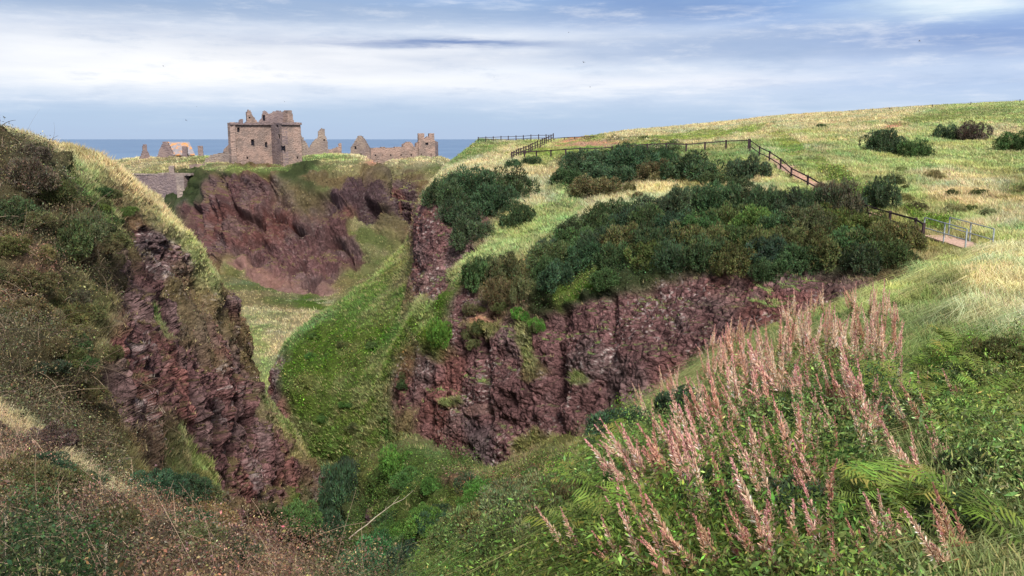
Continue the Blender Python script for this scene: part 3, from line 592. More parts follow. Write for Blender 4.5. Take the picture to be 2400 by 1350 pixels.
def ruin_wall(name, e0, e1, prof, base_py, thick=1.2, holes=(), mat=None, parent=None, cell=.3, seed=1, jit=.3, sink=2.5):
    """a masonry wall standing between two bearings; prof = top outline as seen; holes = openings cut through, each blocked by a dark painted panel"""
    rng = np.random.default_rng(seed)
    (px0, d0), (px1, d1) = e0, e1
    mid = (prof[0][1] + base_py) / 2
    A = np.array([xof(px0, mid, d0), d0]); B = np.array([xof(px1, mid, d1), d1]); L = np.linalg.norm(B - A); dr = (B - A) / L
    nrm = np.array([dr[1], -dr[0]]);  # towards the viewer
    if nrm @ A > 0: nrm = -nrm
    def uz(px, py):
        r = (px - 1200) / F / (CT + (675 - py) / F * ST)   # x = r*y
        t = (r * A[1] - A[0]) / (dr[0] - r * dr[1]); y = A[1] + dr[1] * t
        return t, zof(py, y)
    pu = np.array([uz(*q) for q in prof]); o_ = np.argsort(pu[:, 0], kind='stable')
    z0 = zof(base_py, (d0 + d1) / 2) - sink; zt = pu[:, 1].max()
    nu = max(2, int(round(L / cell))); nz = max(2, int(math.ceil((zt - z0) / cell)))
    us = np.linspace(0, L, nu + 1); zs = z0 + np.arange(nz + 1) * (zt - z0) / nz
    uc = (us[1:] + us[:-1]) / 2; zc = (zs[1:] + zs[:-1]) / 2
    top = np.interp(uc, pu[o_, 0], pu[o_, 1]) + rng.normal(0, cell * jit, nu)
    M = zc[None] < top[:, None]
    hs = []
    for (hx0, hy0, hx1, hy1) in holes:
        a = uz(hx0, hy1); b = uz(hx1, hy0); hs.append((a[0], b[0], a[1], b[1]))
        M &= ~((uc[:, None] > a[0]) & (uc[:, None] < b[0]) & (zc[None] > a[1]) & (zc[None] < b[1]))
    bm = bmesh.new(); vd = {}
    J = rng.normal(0, cell * .13, (nu + 1, nz + 1, 2, 3))
    def v(i, j, k):
        if (i, j, k) not in vd:
            q = A + dr * us[i] - nrm * (thick * k); jj = J[i, j, k]
            vd[i, j, k] = bm.verts.new((q[0] + jj[0], q[1] + jj[1], zs[j] + jj[2]))
        return vd[i, j, k]
    for i in range(nu):
        for j in range(nz):
            if not M[i, j]: continue
            bm.faces.new((v(i, j, 0), v(i + 1, j, 0), v(i + 1, j + 1, 0), v(i, j + 1, 0)))
            bm.faces.new((v(i, j, 1), v(i, j + 1, 1), v(i + 1, j + 1, 1), v(i + 1, j, 1)))
            if i == 0 or not M[i - 1, j]: bm.faces.new((v(i, j, 0), v(i, j + 1, 0), v(i, j + 1, 1), v(i, j, 1)))
            if i == nu - 1 or not M[i + 1, j]: bm.faces.new((v(i + 1, j, 1), v(i + 1, j + 1, 1), v(i + 1, j + 1, 0), v(i + 1, j, 0)))
            if j == nz - 1 or not M[i, j + 1]: bm.faces.new((v(i, j + 1, 0), v(i + 1, j + 1, 0), v(i + 1, j + 1, 1), v(i, j + 1, 1)))
            if j > 0 and not M[i, j - 1]: bm.faces.new((v(i, j, 1), v(i + 1, j, 1), v(i + 1, j, 0), v(i, j, 0)))
    bmesh.ops.recalc_face_normals(bm, faces=bm.faces)
    me = bpy.data.meshes.new(name); bm.to_mesh(me); bm.free()
    o = link(name, me, mat or M_STONE, parent)
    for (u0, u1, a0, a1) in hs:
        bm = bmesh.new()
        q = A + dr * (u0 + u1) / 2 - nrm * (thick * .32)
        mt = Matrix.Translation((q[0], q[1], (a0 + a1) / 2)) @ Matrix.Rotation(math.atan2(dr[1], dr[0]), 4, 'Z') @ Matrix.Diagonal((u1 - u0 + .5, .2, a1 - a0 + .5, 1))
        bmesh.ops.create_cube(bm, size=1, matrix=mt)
        me = bpy.data.meshes.new('window_shade_panel'); bm.to_mesh(me); bm.free()
        w = link('window_shade_panel', me, M_WINDOW_SHADE, o if parent is not None and False else (parent or o))  # solid dark panel set in the hole, painted as the unlit interior
    return o
def box(bm, c, s, rz=0.):
    bmesh.ops.create_cube(bm, size=1, matrix=Matrix.Translation(c) @ Matrix.Rotation(rz, 4, 'Z') @ Matrix.Diagonal((*s, 1)))
def bmobj(name, bm, mat, parent=None, bevel=0):
    if bevel: bmesh.ops.bevel(bm, geom=list(bm.edges), offset=bevel, segments=1, affect='EDGES', clamp_overlap=True)
    bmesh.ops.recalc_face_normals(bm, faces=bm.faces)
    me = bpy.data.meshes.new(name); bm.to_mesh(me); bm.free()
    return link(name, me, mat, parent)
def root(name, label, cat, group=None): 
    return tag(empty(name), label, cat, group)
# tower house
T = root('tower_house', 'tall roofless pink stone tower with dark windows at the cliff edge', 'castle')
def px_at(x, y, py): return 1200 + F * x / y * (CT + (675 - py) / F * ST)
A_ = (541, 268.0)
ruin_wall('front_wall', (541, 268), (637, 276), [(541, 288), (560, 290), (600, 289), (637, 290)], 394, 2.0,
          [(555.5, 299, 562, 309.5), (589, 327.5, 596, 342), (622, 332, 626, 345), (577.5, 366.5, 582, 374), (578.5, 384.5, 583, 392)], M_STONE, T, .28, 1, .12)
ruin_wall('wing_side_wall', (637, 276), (662, 268.8), [(637, 290), (662, 290)], 396, 1.8,
          [(647.5, 291.5, 651.5, 297), (652, 314, 656.5, 325), (659, 343, 663, 352)], M_STONE3, T, .28, 2, .12)
ruin_wall('wing_front_wall', (662, 268.8), (706, 272.6), [(662, 290), (685, 291), (690, 287), (706, 287)], 392, 1.8,
          [(663.5, 342.5, 666, 352), (696, 366, 699, 373)], M_STONE, T, .28, 3, .12)
ruin_wall('wing_end_wall', (706, 272.6), (705, 292), [(706, 287), (705, 296)], 380, -1.5, (), M_STONE, T, .4, 4, .12)
ruin_wall('side_wall', (541, 268), (546, 288), [(541, 288), (546, 300)], 380, -1.5, (), M_STONE, T, .4, 5, .12)
ruin_wall('back_wall', (548, 289), (705, 293), [(548, 292), (705, 296)], 380, 1.2, (), M_STONE3, T, .5, 6, .12)
ruin_wall('chimney_gable', (576, 274), (606, 276), [(576, 290), (579, 285), (579, 262), (583, 257), (587, 259), (590, 268), (597, 277), (604, 286), (606, 290)], 294, 1.4, [(583.5, 273.5, 587, 278)], M_STONE, T, .25, 7, .2, 4)
ruin_wall('cap_house', (603, 277), (682, 280), [(603, 289), (608, 281), (613, 276), (615, 262), (619, 260), (624, 261), (627, 266), (632, 266), (640, 262), (650, 259), (660, 261), (668, 263), (676, 260), (682, 262)], 294, 1.4, [(616.5, 270, 620, 283)], M_STONE3, T, .25, 8, .3, 4)
ruin_wall('stair_turret', (673, 273), (689, 274.5), [(673, 290), (674, 262), (676, 258.5), (684, 258.5), (686, 272), (689, 288)], 294, 3.0, (), M_STONE, T, .25, 9, .12, 4)
ruin_wall('parapet_stub', (560, 270.5), (570, 271), [(560, 282), (563, 279), (570, 280)], 292, 1.2, (), M_STONE3, T, .22, 10, .3, 1)
# projecting parapet course with little gaps
for (a, b, s) in (((540, 267.4), (637, 275.4), 11), ((637, 275.4), (661, 268.2), 12), ((661, 268.2), (707.5, 272.2), 13)):
    rng0 = random.Random(s); n = 16
    pr = [(a[0] + (b[0] - a[0]) * i / n, 287.6 + rng0.choice([0, 0, 1.4, .6])) for i in range(n + 1)]
    w = ruin_wall('parapet', a, b, pr, 292.5, .9, (), M_STONE3, T, .25, s, .25, 0)
# ruins on the left
g = root('gable_stump', 'small isolated stone gable stump left of the roofed chapel', 'ruin')
ruin_wall('wall', (327, 320), (354, 322), [(327, 372), (332, 362), (335, 352), (335.5, 338.5), (343.5, 338.5), (345, 352), (350, 362), (354, 372)], 373, 1.6, (), M_STONE3, g, .28, 21, .15)
h = root('stone_chapel', 'small stone chapel with grey slate roof stained orange by lichen', 'chapel')
ruin_wall('gable_wall', (367, 322), (411, 323), [(367, 371), (374, 350), (380.5, 336), (381, 332), (392, 332), (394, 337), (402, 352), (411, 366)], 372, 1.2, (), M_STONE3, h, .28, 22, .1)
ruin_wall('front_wall', (405, 323.5), (456, 325), [(405, 361), (456, 361)], 372, 1.0, (), M_STONE2, h, .3, 23, .1)
bm = bmesh.new()
r0 = U(391, 332.5, 329); r1 = U(443, 332.5, 331); e0 = U(405, 362, 322.6); e1 = U(457, 362, 324.2); b0 = U(391, 362, 337) ; b1 = U(457, 362, 339)
vs = [bm.verts.new(q) for q in (r0, r1, e1, e0, b1, b0)] + [bm.verts.new(q - np.array([0, 0, .35])) for q in (r0, r1, e1, e0, b1, b0)]
for f in ((0, 3, 2, 1), (0, 1, 4, 5), (6, 7, 8, 9), (6, 11, 10, 7), (3, 9, 8, 2), (0, 6, 9, 3), (1, 2, 8, 7), (0, 5, 11, 6), (1, 7, 10, 4)): bm.faces.new([vs[i] for i in f])
bmobj('roof', bm, M_SLATE, h)
for nm, e in (('chimney_stack', (427, 438.5, 320, 343)), ):
    ruin_wall(nm, (e[0], e[2]), (e[1], e[2] + .3), [(e[0], e[3]), (e[1], e[3])], 372, 1.5, (), M_STONE3, h, .3, 24, .05)
g = root('chimney_pillar', 'lone square chimney pillar right of the chapel', 'ruin')
ruin_wall('shaft', (464, 318), (476, 318.5), [(464, 342), (476, 342)], 373, 1.6, (), M_STONE3, g, .3, 25, .1)
g = root('rubble_mound_wall', 'grey rubble wall capped with turf against the tower', 'ruin')
ruin_wall('wall', (476, 292), (548, 290), [(476, 381), (482, 374), (490, 367), (503, 361), (520, 358), (548, 354)], 387, 3, (), M_STONE2, g, .35, 26, .3)
g = root('broken_wall', 'broken pink wall stub behind the left side of the tower', 'ruin')
ruin_wall('wall', (524, 300), (548, 300), [(524, 352), (530, 344), (538, 336), (548, 330)], 360, 1.2, (), M_STONE, g, .3, 27, .2)
g = root('low_wall', 'low pink wall in the grass in front of the tower', 'wall')
ruin_wall('wall', (444, 287), (512, 285), [(444, 386), (470, 384.5), (512, 385)], 391, 1, (), M_STONE, g, .3, 28, .2, 1.2)
# ruins on the right
g = root('stepped_gable_ruin', 'tall jagged grey gable ruin right of the tower', 'ruin')
ruin_wall('wall', (722, 300), (771, 302), [(722, 353), (727, 341), (735, 331), (745, 322), (746, 308), (753, 300), (761, 303), (761.5, 316), (767, 330), (769, 345), (771, 362)], 366, 1.5, [(759, 327, 762, 331)], M_STONE2, g, .28, 29, .2)
g = root('rubble_heap_wall', 'crumbling rubble wall between the tower and the tall gable', 'ruin')
ruin_wall('wall', (705, 297), (730, 298), [(705, 318), (711, 322), (713, 330), (717, 333), (722, 342), (726, 352), (730, 356)], 372, 2, (), M_STONE2, g, .28, 30, .5)
g = root('chimney_wall', 'low wall rising to a thin orange chimney', 'ruin')
ruin_wall('wall', (769, 304), (801, 305), [(769, 351), (780, 349), (793, 344), (794, 335.5), (801, 335.5)], 366, 1.2, (), M_STONE, g, .28, 31, .15)
g = root('pointed_gable_house', 'roofless building with a pointed gable end', 'ruin')
ruin_wall('gable_wall', (822, 305), (866, 303), [(822, 346), (828, 336), (834, 327), (839, 318), (846, 319), (853, 327), (860, 340), (866, 348)], 378, 1.2, [(830.5, 343.5, 835, 350), (841.5, 360, 848, 366.5)], M_STONE2, g, .25, 32, .1)
g = root('long_range_building', 'long roofless palace range with a row of small windows', 'ruin')
ruin_wall('long_wall', (864, 304), (986, 316), [(864, 347), (888, 346), (900, 345), (915, 347), (930, 345), (944, 344), (946, 337), (955, 332.5), (964, 334), (969, 341), (974, 345), (977, 335), (981, 333), (986, 336)], 378, 1.2,
          [(878.5, 362, 881.5, 366), (895.5, 362, 898, 366.5), (914.5, 362, 917.5, 366), (938, 362, 941, 366), (962, 361, 965, 365)], M_STONE, g, .3, 33, .2)
ruin_wall('end_block_wall', (981, 315), (1020, 317), [(981, 312.5), (994.5, 312.5), (995.5, 326), (999, 321), (1005, 320), (1005.5, 312.5), (1017, 312.5), (1018, 328), (1020, 331)], 376, 1.4, [(997.5, 334, 1004, 339), (986, 360.5, 988.5, 366), (1009.5, 360.5, 1012, 366)], M_STONE, g, .28, 34, .1)
ruin_wall('return_wall', (1020, 317), (1027, 326), [(1020, 331), (1027, 333)], 376, 1.0, (), M_STONE3, g, .3, 35, .1)
# retaining wall at the cliff gap
g = root('retaining_wall', 'high stone retaining wall with pale capping closing the cliff gap', 'wall')
ruin_wall('wall_face', (286, 283), (432, 275), [(286, 411), (360, 410), (432, 409)], 470, 2.5, (), M_STONE3, g, .35, 36, .12, 1)
ruin_wall('end_face', (432, 275), (446, 280), [(432, 409), (446, 409.5)], 462, 2.5, (), M_STONE2, g, .35, 37, .12, 1)
ruin_wall('capping', (284, 282.4), (447, 274.6), [(284, 407.6), (447, 406.8)], 411, 3.4, (), M_STONE2, g, .4, 38, .06, 0)
g = root('gate_pillar', 'small square stone pillar beside the retaining wall', 'pillar')
ruin_wall('shaft', (395.5, 279), (408, 279.4), [(395.5, 391), (397, 388.5), (407, 388.5), (408, 391)], 408, 1.8, (), M_STONE2, g, .28, 39, .06, .5)
# ================================================================= FENCES, BRIDGE
M_WOOD = flat('dark_brown_fence_wood', (.055, .035, .038), .85)
M_STEEL = flat('galvanised_steel', (.34, .37, .38), .45)
def beam(bm, a, b, w, h):
    a = Vector(a); b = Vector(b); d = b - a; L = d.length
    if L < 1e-4: return
    q = d.to_track_quat('X', 'Z').to_matrix().to_4x4()
    bmesh.ops.create_cube(bm, size=1, matrix=Matrix.Translation((a + b) / 2) @ q @ Matrix.Diagonal((L, w, h, 1)))
def fence(name, label, posts, rails, pw, rw, mat=M_WOOD, P=None, cat='fence', round_=False):
    P = P or MAIN
    pts = [(at(P, x, y)[0] if d is None else U(x, y, d), hp) for (x, y, hp, d) in posts]
    r = tag(empty(name, tuple(float(v) for v in pts[0][0])), label, cat); o3 = Vector(r.location)
    tops = []
    for p, hp in pts:
        p = Vector([float(v) for v in p]); d = p.y; h = hp / F * d
        tops.append((p, h))
        bm = bmesh.new(); beam(bm, p - o3 - Vector((0, 0, .5)), p - o3 + Vector((0, 0, h)), pw, pw)
        # weathered chamfered head
        bmobj('post', bm, mat, r, bevel=pw * .12)
    for (p, h), (q, g) in zip(tops, tops[1:]):
        for f in rails:
            bm = bmesh.new(); off = Vector((0, -pw * .5, 0))
            beam(bm, p - o3 + Vector((0, 0, h * f)) + off, q - o3 + Vector((0, 0, g * f)) + off, .05, rw)
            bmobj('rail', bm, mat, r)
    return r
def interp(p0, p1, n, a=0): return [(p0[0] + (p1[0] - p0[0]) * i / (n - 1), p0[1] + (p1[1] - p0[1]) * i / (n - 1), p0[2] + (p1[2] - p0[2]) * i / (n - 1), None) for i in range(a, n)]
fence('wooden_fence', 'dark post and rail fence running above the gorse to a corner post',
      [(1199, 372, 17, None), (1228, 369, 16, None), (1257, 367, 15, None), (1291, 366, 16, None), (1325, 364, 16, None), (1359, 362, 16, None), (1394, 361, 17, None), (1432, 359, 17, None), (1470, 357, 17, None), (1514, 355, 18, None), (1561, 353, 18, None), (1607, 351, 19, None), (1652, 349, 20, None), (1699, 348, 22, None), (1753, 349, 27, None)],
      (.86,), .22, .14)
fence('wooden_fence', 'short dark fence running straight away from the pale slope to the headland corner', interp((1199, 373, 18), (1297, 331, 18), 19), (.85, .45), .18, .10)
fence('wooden_fence', 'distant fence across the end of the headland against the sea', interp((1121, 333, 12), (1297, 328, 15), 11), (.82, .4), .18, .10)
fence('wooden_fence', 'faint far fence behind the bare earth patch on the headland', interp((1300, 329, 6), (1392, 324, 6), 5), (.85,), .14, .12)
fence('wooden_fence', 'dark fence descending beside the pink path from the corner post',
      [(1756, 349, 26, None), (1779, 364, 26, None), (1802, 377, 26, None), (1826, 394, 26, None), (1853, 414, 25, None), (1893, 437, 27, None), (1925, 454, 27, None), (1975, 478, 30, None), (2034, 507, 29, None), (2085, 530, 37, None), (2142, 549, 39, None), (2163, 560, 40, None)],
      (.88, .38), .17, .12)
fence('field_fence', 'thin wire field fence along the top of the green hill', [(1990, 265, 6, 248), (2085, 259, 7, 250), (2185, 253, 8, 255), (2275, 247, 8, 260), (2390, 242, 9, 262)], (.9,), .16, .03)
# footbridge
def bridge():
    A = Vector(U(2164, 553, 55.)); B = Vector(U(2262, 584, 50.5)); r = tag(empty('footbridge', A), 'small footbridge with pink gravel deck and grey steel railings', 'footbridge')
    d = (B - A); d.z *= 1; dn = d.normalized(); s = Vector((dn.y, -dn.x, 0)).normalized()
    if s.y < 0: s = -s
    w = 1.7; L = d.length
    def part(nm, segs, mat, bev=0):
        bm = bmesh.new()
        for (a, b, ww, hh) in segs: beam(bm, a, b, ww, hh)
        return bmobj(nm, bm, mat, r, bev)
    m = flat('pink_gravel_deck', (.52, .34, .26), .95)
    part('deck', [(s * w / 2, s * w / 2 + d, w, .10)], m)
    part('beam', [(s * .1 - Vector((0, 0, .22)), s * .1 + d - Vector((0, 0, .22)), .14, .3)], M_WOOD); part('beam', [(s * (w - .1) - Vector((0, 0, .22)), s * (w - .1) + d - Vector((0, 0, .22)), .14, .3)], M_WOOD)
    for k, off in ((0, 0.), (1, w)):
        o = s * off; n = 2
        rl = part('railing', [(o + Vector((0, 0, z)), o + d + Vector((0, 0, z)), .05, .05) for z in (1.2, .55)], M_STEEL)
        for i in range(n + 1):
            q = o + d * (i / n)
            bm = bmesh.new(); beam(bm, q - Vector((0, 0, .45)), q + Vector((0, 0, 1.2)), .07, .07); bmobj('railing_post', bm, M_STEEL, rl)
bridge()
# ================================================================= BUSHES
def bush_proto(seed, n=15000):
    rng = np.random.default_rng(seed); acc = Acc()
    k = 38; th = rng.uniform(0, 2 * np.pi, k); rr = np.sqrt(rng.random(k)) * .88
    cen = np.stack([np.cos(th) * rr, np.sin(th) * rr, rng.uniform(.12, .72, k) * (1 - .55 * rr ** 2)], -1); rad = rng.uniform(.10, .34, k)
    li = rng.integers(0, k, n); dv = rng.normal(size=(n, 3)); dv /= np.linalg.norm(dv, axis=1, keepdims=True)
    shell = rng.uniform(.55, 1.0, n) ** .5
    P = cen[li] + dv * (rad[li] * shell)[:, None]
    inside = np.zeros(n, bool)
    for c, r in zip(cen, rad): inside |= np.linalg.norm(P - c, axis=1) < r * .62
    keep = (~inside) & (P[:, 2] > -.08)
    P = P[keep]; dv = dv[keep]; li = li[keep]; m = len(P)
    P = P + (vnoise(P * 7, seed)[:, None] - .5) * dv * .16
    D = dv + rng.normal(size=(m, 3)) * .45 + np.array([0, 0, .45]); D /= np.linalg.norm(D, axis=1, keepdims=True)
    S = np.cross(D, rng.normal(size=(m, 3))); S /= np.linalg.norm(S, axis=1, keepdims=True)
    L = rng.uniform(.05, .10, (m, 1)); W = L * .42
    V = np.stack([P - S * W * .5, P + S * W * .5, P + D * L], 1)
    lobe = rng.uniform(.5, 1.8, k)[li][:, None]; br = (rng.random((m, 1)) < .08)
    c = np.array([.088, .118, .070]) * lobe * rng.uniform(.6, 1.5, (m, 1)) * np.exp(rng.normal(0, .12, (m, 3)))
    c = np.where(br, np.array([.10, .08, .045]) * rng.uniform(.6, 1.4, (m, 1)), c)
    acc.add(V, np.arange(3 * m).reshape(m, 3), np.full(m, 3), np.repeat(c[:, None], 3, 1))
    fol = npmesh('foliage', np.concatenate(acc.V), np.concatenate(acc.I), np.concatenate(acc.S), np.clip(np.concatenate(acc.C), 0, 1))
    fol.materials.append(M_BUSH)
    # stems: crooked tapered limbs from the root
    V = []; Fc = []; nb = 0
    for s in range(11):
        c0 = cen[s]; p = np.array([rng.normal() * .06, rng.normal() * .06, -.25]); rad0 = .035
        steps = 6; ring = []
        for t in range(steps + 1):
            f = t / steps; q = p * (1 - f) + c0 * f + (rng.normal(size=3) * .03 if 0 < t else 0); rr_ = rad0 * (1 - .8 * f)
            for a in range(5): V.append(q + np.array([math.cos(a * 1.2566), math.sin(a * 1.2566), 0]) * rr_)
        for t in range(steps):
            for a in range(5): Fc.append([nb + t * 5 + a, nb + t * 5 + (a + 1) % 5, nb + (t + 1) * 5 + (a + 1) % 5, nb + (t + 1) * 5 + a])
        nb += (steps + 1) * 5
    Fc = np.array(Fc); V = np.array(V)
    st = npmesh('stem', V, Fc.ravel(), np.full(len(Fc), 4), np.tile([.12, .085, .065], (len(V), 1)), True); st.materials.append(M_WOODY)
    return fol, st
BUSH = [bush_proto(100 + i) for i in range(6)]
brng = random.Random(5)
def bush(name, P, px, py, wpx, hpx, tint, label, cat='bush', group=None, d=None):
    p = at(P, px, py)[0] if d is None else U(px, py, d)
    if P.name == 'flower_bank': p = p + np.array([0, 0, .20])
    if P.name == 'bramble_bank': p = p + np.array([0, 0, .10])
    dd = float(p[1]); rx = wpx / 2 / F * dd * 1.02; hz = hpx / F * dd
    fol, st = BUSH[brng.randrange(6)]
    r = tag(empty(name, tuple(float(v) for v in (p[0], p[1] + rx * .35, p[2] - .1 * hz)), brng.uniform(0, 6.28)), label, cat, group)
    if group == G2: hz *= .85
    if group == G3: hz *= 1.12
    r.scale = (rx * 1.13, rx * brng.uniform(.9, 1.15), hz * brng.uniform(1.2, 1.45))
    for nm, me in (('foliage', fol), ('stem', st)):
        o = bpy.data.objects.new(nm, me); C.objects.link(o); o.parent = r
        t = [c * brng.uniform(.88, 1.12) for c in tint]; o.color = (*t, 1)
    return r
G2 = 'gorse bushes below the fence'
G3 = 'gorse bushes scattered over the grassy hill'
BLUE = (.60, .72, .56); GRN = (.60, .72, .46); OLV = (.92, .80, .50); BRN = (1.25, .88, .66); DRK = (.48, .62, .55); LIM = (1.0, 1.15, .5); PUR = (1.0, .66, .75)
G1 = 'gorse bushes in the rounded clump at the head of the cliff spur'
for (x, y, w, h, t, l) in [
 (1035, 478, 90, 60, BLUE, 'dark gorse bush overhanging the rock column at the tip of the rounded clump'),
 (1105, 458, 120, 62, BLUE, 'broad blue green gorse bush on the top of the rounded clump'),
 (1185, 462, 125, 68, BLUE, 'large dark gorse bush at the right shoulder of the rounded clump'),
 (1150, 500, 120, 60, DRK, 'very dark gorse bush in the middle of the rounded clump'),
 (1078, 520, 100, 62, BLUE, 'dark gorse bush halfway down beside the rock column'),
 (1100, 570, 100, 66, BLUE, 'lowest gorse bush hanging down below the rounded clump'),
 (1212, 524, 86, 46, GRN, 'small separate gorse bush below the right side of the rounded clump')]:
    bush('gorse_bush', MAIN, x, y, w, h, t, l, group=G1)
G2 = 'gorse bushes below the fence'
for (x, y, w, h, t, l) in [
 (1372, 398, 118, 50, BLUE, 'wide blue green gorse bush just below the fence at the left end of the row'),
 (1330, 432, 80, 46, GRN, 'green gorse bush at the left foot of the fence row'),
 (1395, 455, 110, 56, BRN, 'brownish half dead gorse bush at the bottom of the fence row'),
 (1428, 425, 110, 46, BLUE, 'dark gorse bush in front of the tallest fence row bush'),
 (1485, 405, 120, 68, BLUE, 'tallest round gorse bush under the fence'),
 (1560, 380, 62, 38, BLUE, 'small pale gorse bush touching the fence rail'),
 (1545, 416, 90, 46, BRN, 'purple brown gorse bush between the two rounded fence bushes'),
 (1620, 420, 135, 70, BLUE, 'broad smooth gorse bush to the right under the fence'),
 (1682, 428, 70, 36, GRN, 'low thin gorse bush beside the broad smooth bush'),
 (1757, 420, 100, 76, BLUE, 'round gorse bush standing beneath the corner post'),
 (1735, 440, 60, 30, GRN, 'low gorse growth at the foot of the corner post bush'),
 (1475, 450, 38, 32, BRN, 'small dead brown gorse in the pale grass under the fence row'),
 (1495, 463, 26, 18, BRN, 'tiny brown gorse in the pale grass above the thicket'),
 (1203, 392, 42, 22, BLUE, 'tiny gorse bush left of the fence end post'),
 (1246, 384, 46, 20, BLUE, 'tiny gorse bush just right of the fence end post')]:
    bush('gorse_bush', MAIN, x, y, w, h, t, l, group=G2)
G3 = 'gorse bushes scattered over the grassy hill'
for (x, y, w, h, t, l) in [
 (2077, 353, 96, 50, BLUE, 'large dark round gorse bush alone on the hillside'),
 (2148, 366, 78, 34, GRN, 'smaller low gorse bush right beside the large hillside bush'),
 (2230, 322, 56, 32, BLUE, 'dark gorse bush high on the hill'),
 (2292, 325, 72, 34, PUR, 'purplish gorse bush high on the hill beside a darker one'),
 (2392, 348, 80, 34, GRN, 'green gorse bush on the hill at the edge of the picture'),
 (2072, 486, 78, 58, BLUE, 'round gorse bush standing beyond the fence above the path'),
 (1925, 296, 22, 8, GRN, 'tiny green shrub near the crest of the hill')]:
    bush('gorse_bush', MAIN, x, y, w, h, t, l, group=G3)
THK = []
THK += [(x, 500 - 6 * math.sin(i), 96, 62, BLUE, 'blue green gorse bush in the back row of the long thicket') for i, x in enumerate(range(1590, 1960, 52))]
THK += [(1975, 498, 90, 66, PUR, 'purplish gorse bush leaning over the path at the end of the thicket'), (1938, 480, 70, 50, PUR, 'purplish gorse bush beside the descending fence'), (2010, 500, 50, 40, DRK, 'dark gorse bush squeezed between fence and path')]
THK += [(1412, 505, 50, 34, GRN, 'small gorse bush starting the thicket beside the pale grass'), (1470, 515, 90, 50, GRN, 'green gorse bush at the upper left of the thicket'), (1530, 510, 90, 46, BLUE, 'dark gorse bush near the upper left of the thicket')]
THK += [(x, 548 + 6 * math.sin(i * 2), 106, 58, (LIM, GRN, OLV)[i % 3] if x > 1600 else (GRN, DRK)[i % 2], 'olive and green gorse bush in the middle row of the long thicket') for i, x in enumerate(range(1400, 2020, 62))]
THK += [(2050, 545, 90, 50, OLV, 'olive gorse bush below the fence near the footbridge')]
THK += [(x, 592 + 5 * math.sin(i * 3), 112, 62, (BRN, OLV, GRN, OLV)[i % 4] if x > 1560 else (GRN, DRK, OLV)[i % 3], 'brownish gorse bush in the front row of the long thicket') for i, x in enumerate(range(1345, 2120, 64))]
THK += [(x, 626 + 6 * math.sin(i * 3.3), 104, 60, (OLV, DRK, GRN)[i % 3], 'dark gorse bush hanging over the lip of the cliff') for i, x in enumerate(range(1300, 2100, 72))]
THK += [(1285, 620, 80, 56, DRK, 'very dark gorse bush at the left tip of the thicket'), (1305, 672, 90, 60, DRK, 'dark gorse bush low on the grassy notch in the cliff'), (1280, 650, 60, 50, BLUE, 'dark gorse bush above the grassy notch in the cliff'), (1350, 560, 80, 46, GRN, 'green gorse bush on the upper left edge of the thicket'),
        (1118, 668, 90, 66, GRN, 'green gorse bush on top of the rounded rock buttress'), (1185, 660, 86, 66, OLV, 'olive gorse bush on the rounded rock buttress near the notch'), (1165, 706, 80, 50, BRN, 'brown twiggy gorse bush on the face of the rounded buttress'), (1225, 700, 60, 60, BRN, 'brown twiggy gorse bush at the dark notch in the cliff'),
        (1800, 652, 80, 44, GRN, 'bright green gorse bush hanging down the cliff face'), (1420, 668, 80, 40, GRN, 'green gorse bush low on the left part of the cliff lip')]
for (x, y, w, h, t, l) in THK: bush('gorse_bush', MAIN, x, y, w, h, t, l, group='gorse bushes of the long cliff top thicket')
G4 = 'shrubs in the ravine'
for (P, x, y, w, h, t, l) in [
 (GUL, 795, 1215, 110, 130, DRK, 'tall dark shrub in the shaded cleft of the ravine'), (GUL, 800, 1150, 80, 70, DRK, 'dark shrub at the top of the shaded cleft'), (GUL, 760, 1270, 90, 70, DRK, 'dark shrub at the foot of the left cliff'),
 (LEFT, 700, 1235, 90, 60, (.8, 1.3, .6), 'bright green shrub at the foot of the left cliff'), (GUL, 880, 1320, 120, 70, (.8, 1.3, .8), 'green shrub in the ravine bottom below the bare branch'),
 (GUL, 960, 1350, 130, 80, DRK, 'large shrub at the bottom of the ravine near the picture edge'), (GUL, 840, 1370, 120, 80, (.7, 1.1, .8), 'shrub at the bottom of the ravine beside the brown bank'),
 (MAIN, 1030, 800, 60, 60, (.9, 1.6, .45), 'bright green shrub on the ledge of the rounded buttress'), (GUL, 1120, 1175, 80, 34, (.9, 1.5, .45), 'bright green shrub at the foot of the main cliff'),
 (GUL, 1260, 1130, 70, 30, (.8, 1.3, .5), 'green shrub under the hanging grass ledge'), (GUL, 930, 1110, 90, 70, (.9, 1.5, .5), 'leafy green shrub against the foot of the cliff'), (GUL, 1000, 1250, 110, 50, (1.2, 1.9, .6), 'green shrub in the middle of the ravine floor'),
 (LEFT, 60, 440, 120, 60, PUR, 'purple brown shrub high on the left bank'), (LEFT, 20, 520, 130, 60, GRN, 'dark shrub at the left edge of the picture'), (LEFT, 125, 470, 90, 50, OLV, 'dark shrub in the grass of the left bank'), (LEFT, 150, 590, 120, 70, (.9, .75, .6), 'dark twiggy shrub in the middle of the left bank'),
 (LEFT, 200, 560, 90, 60, (1.1, .9, .7), 'shrub with bare twigs next to the exposed rock of the left bank'), (LEFT, 75, 370, 70, 34, PUR, 'small purple shrub under the crest of the left bank')]:
    bush('shrub', P, x, y, w, h, t, l, 'shrub', G4)
MIXT = [GRN, OLV, DRK, LIM, BRN, PUR, (1.1, 1.6, .6), (1.3, 1.2, .7)]
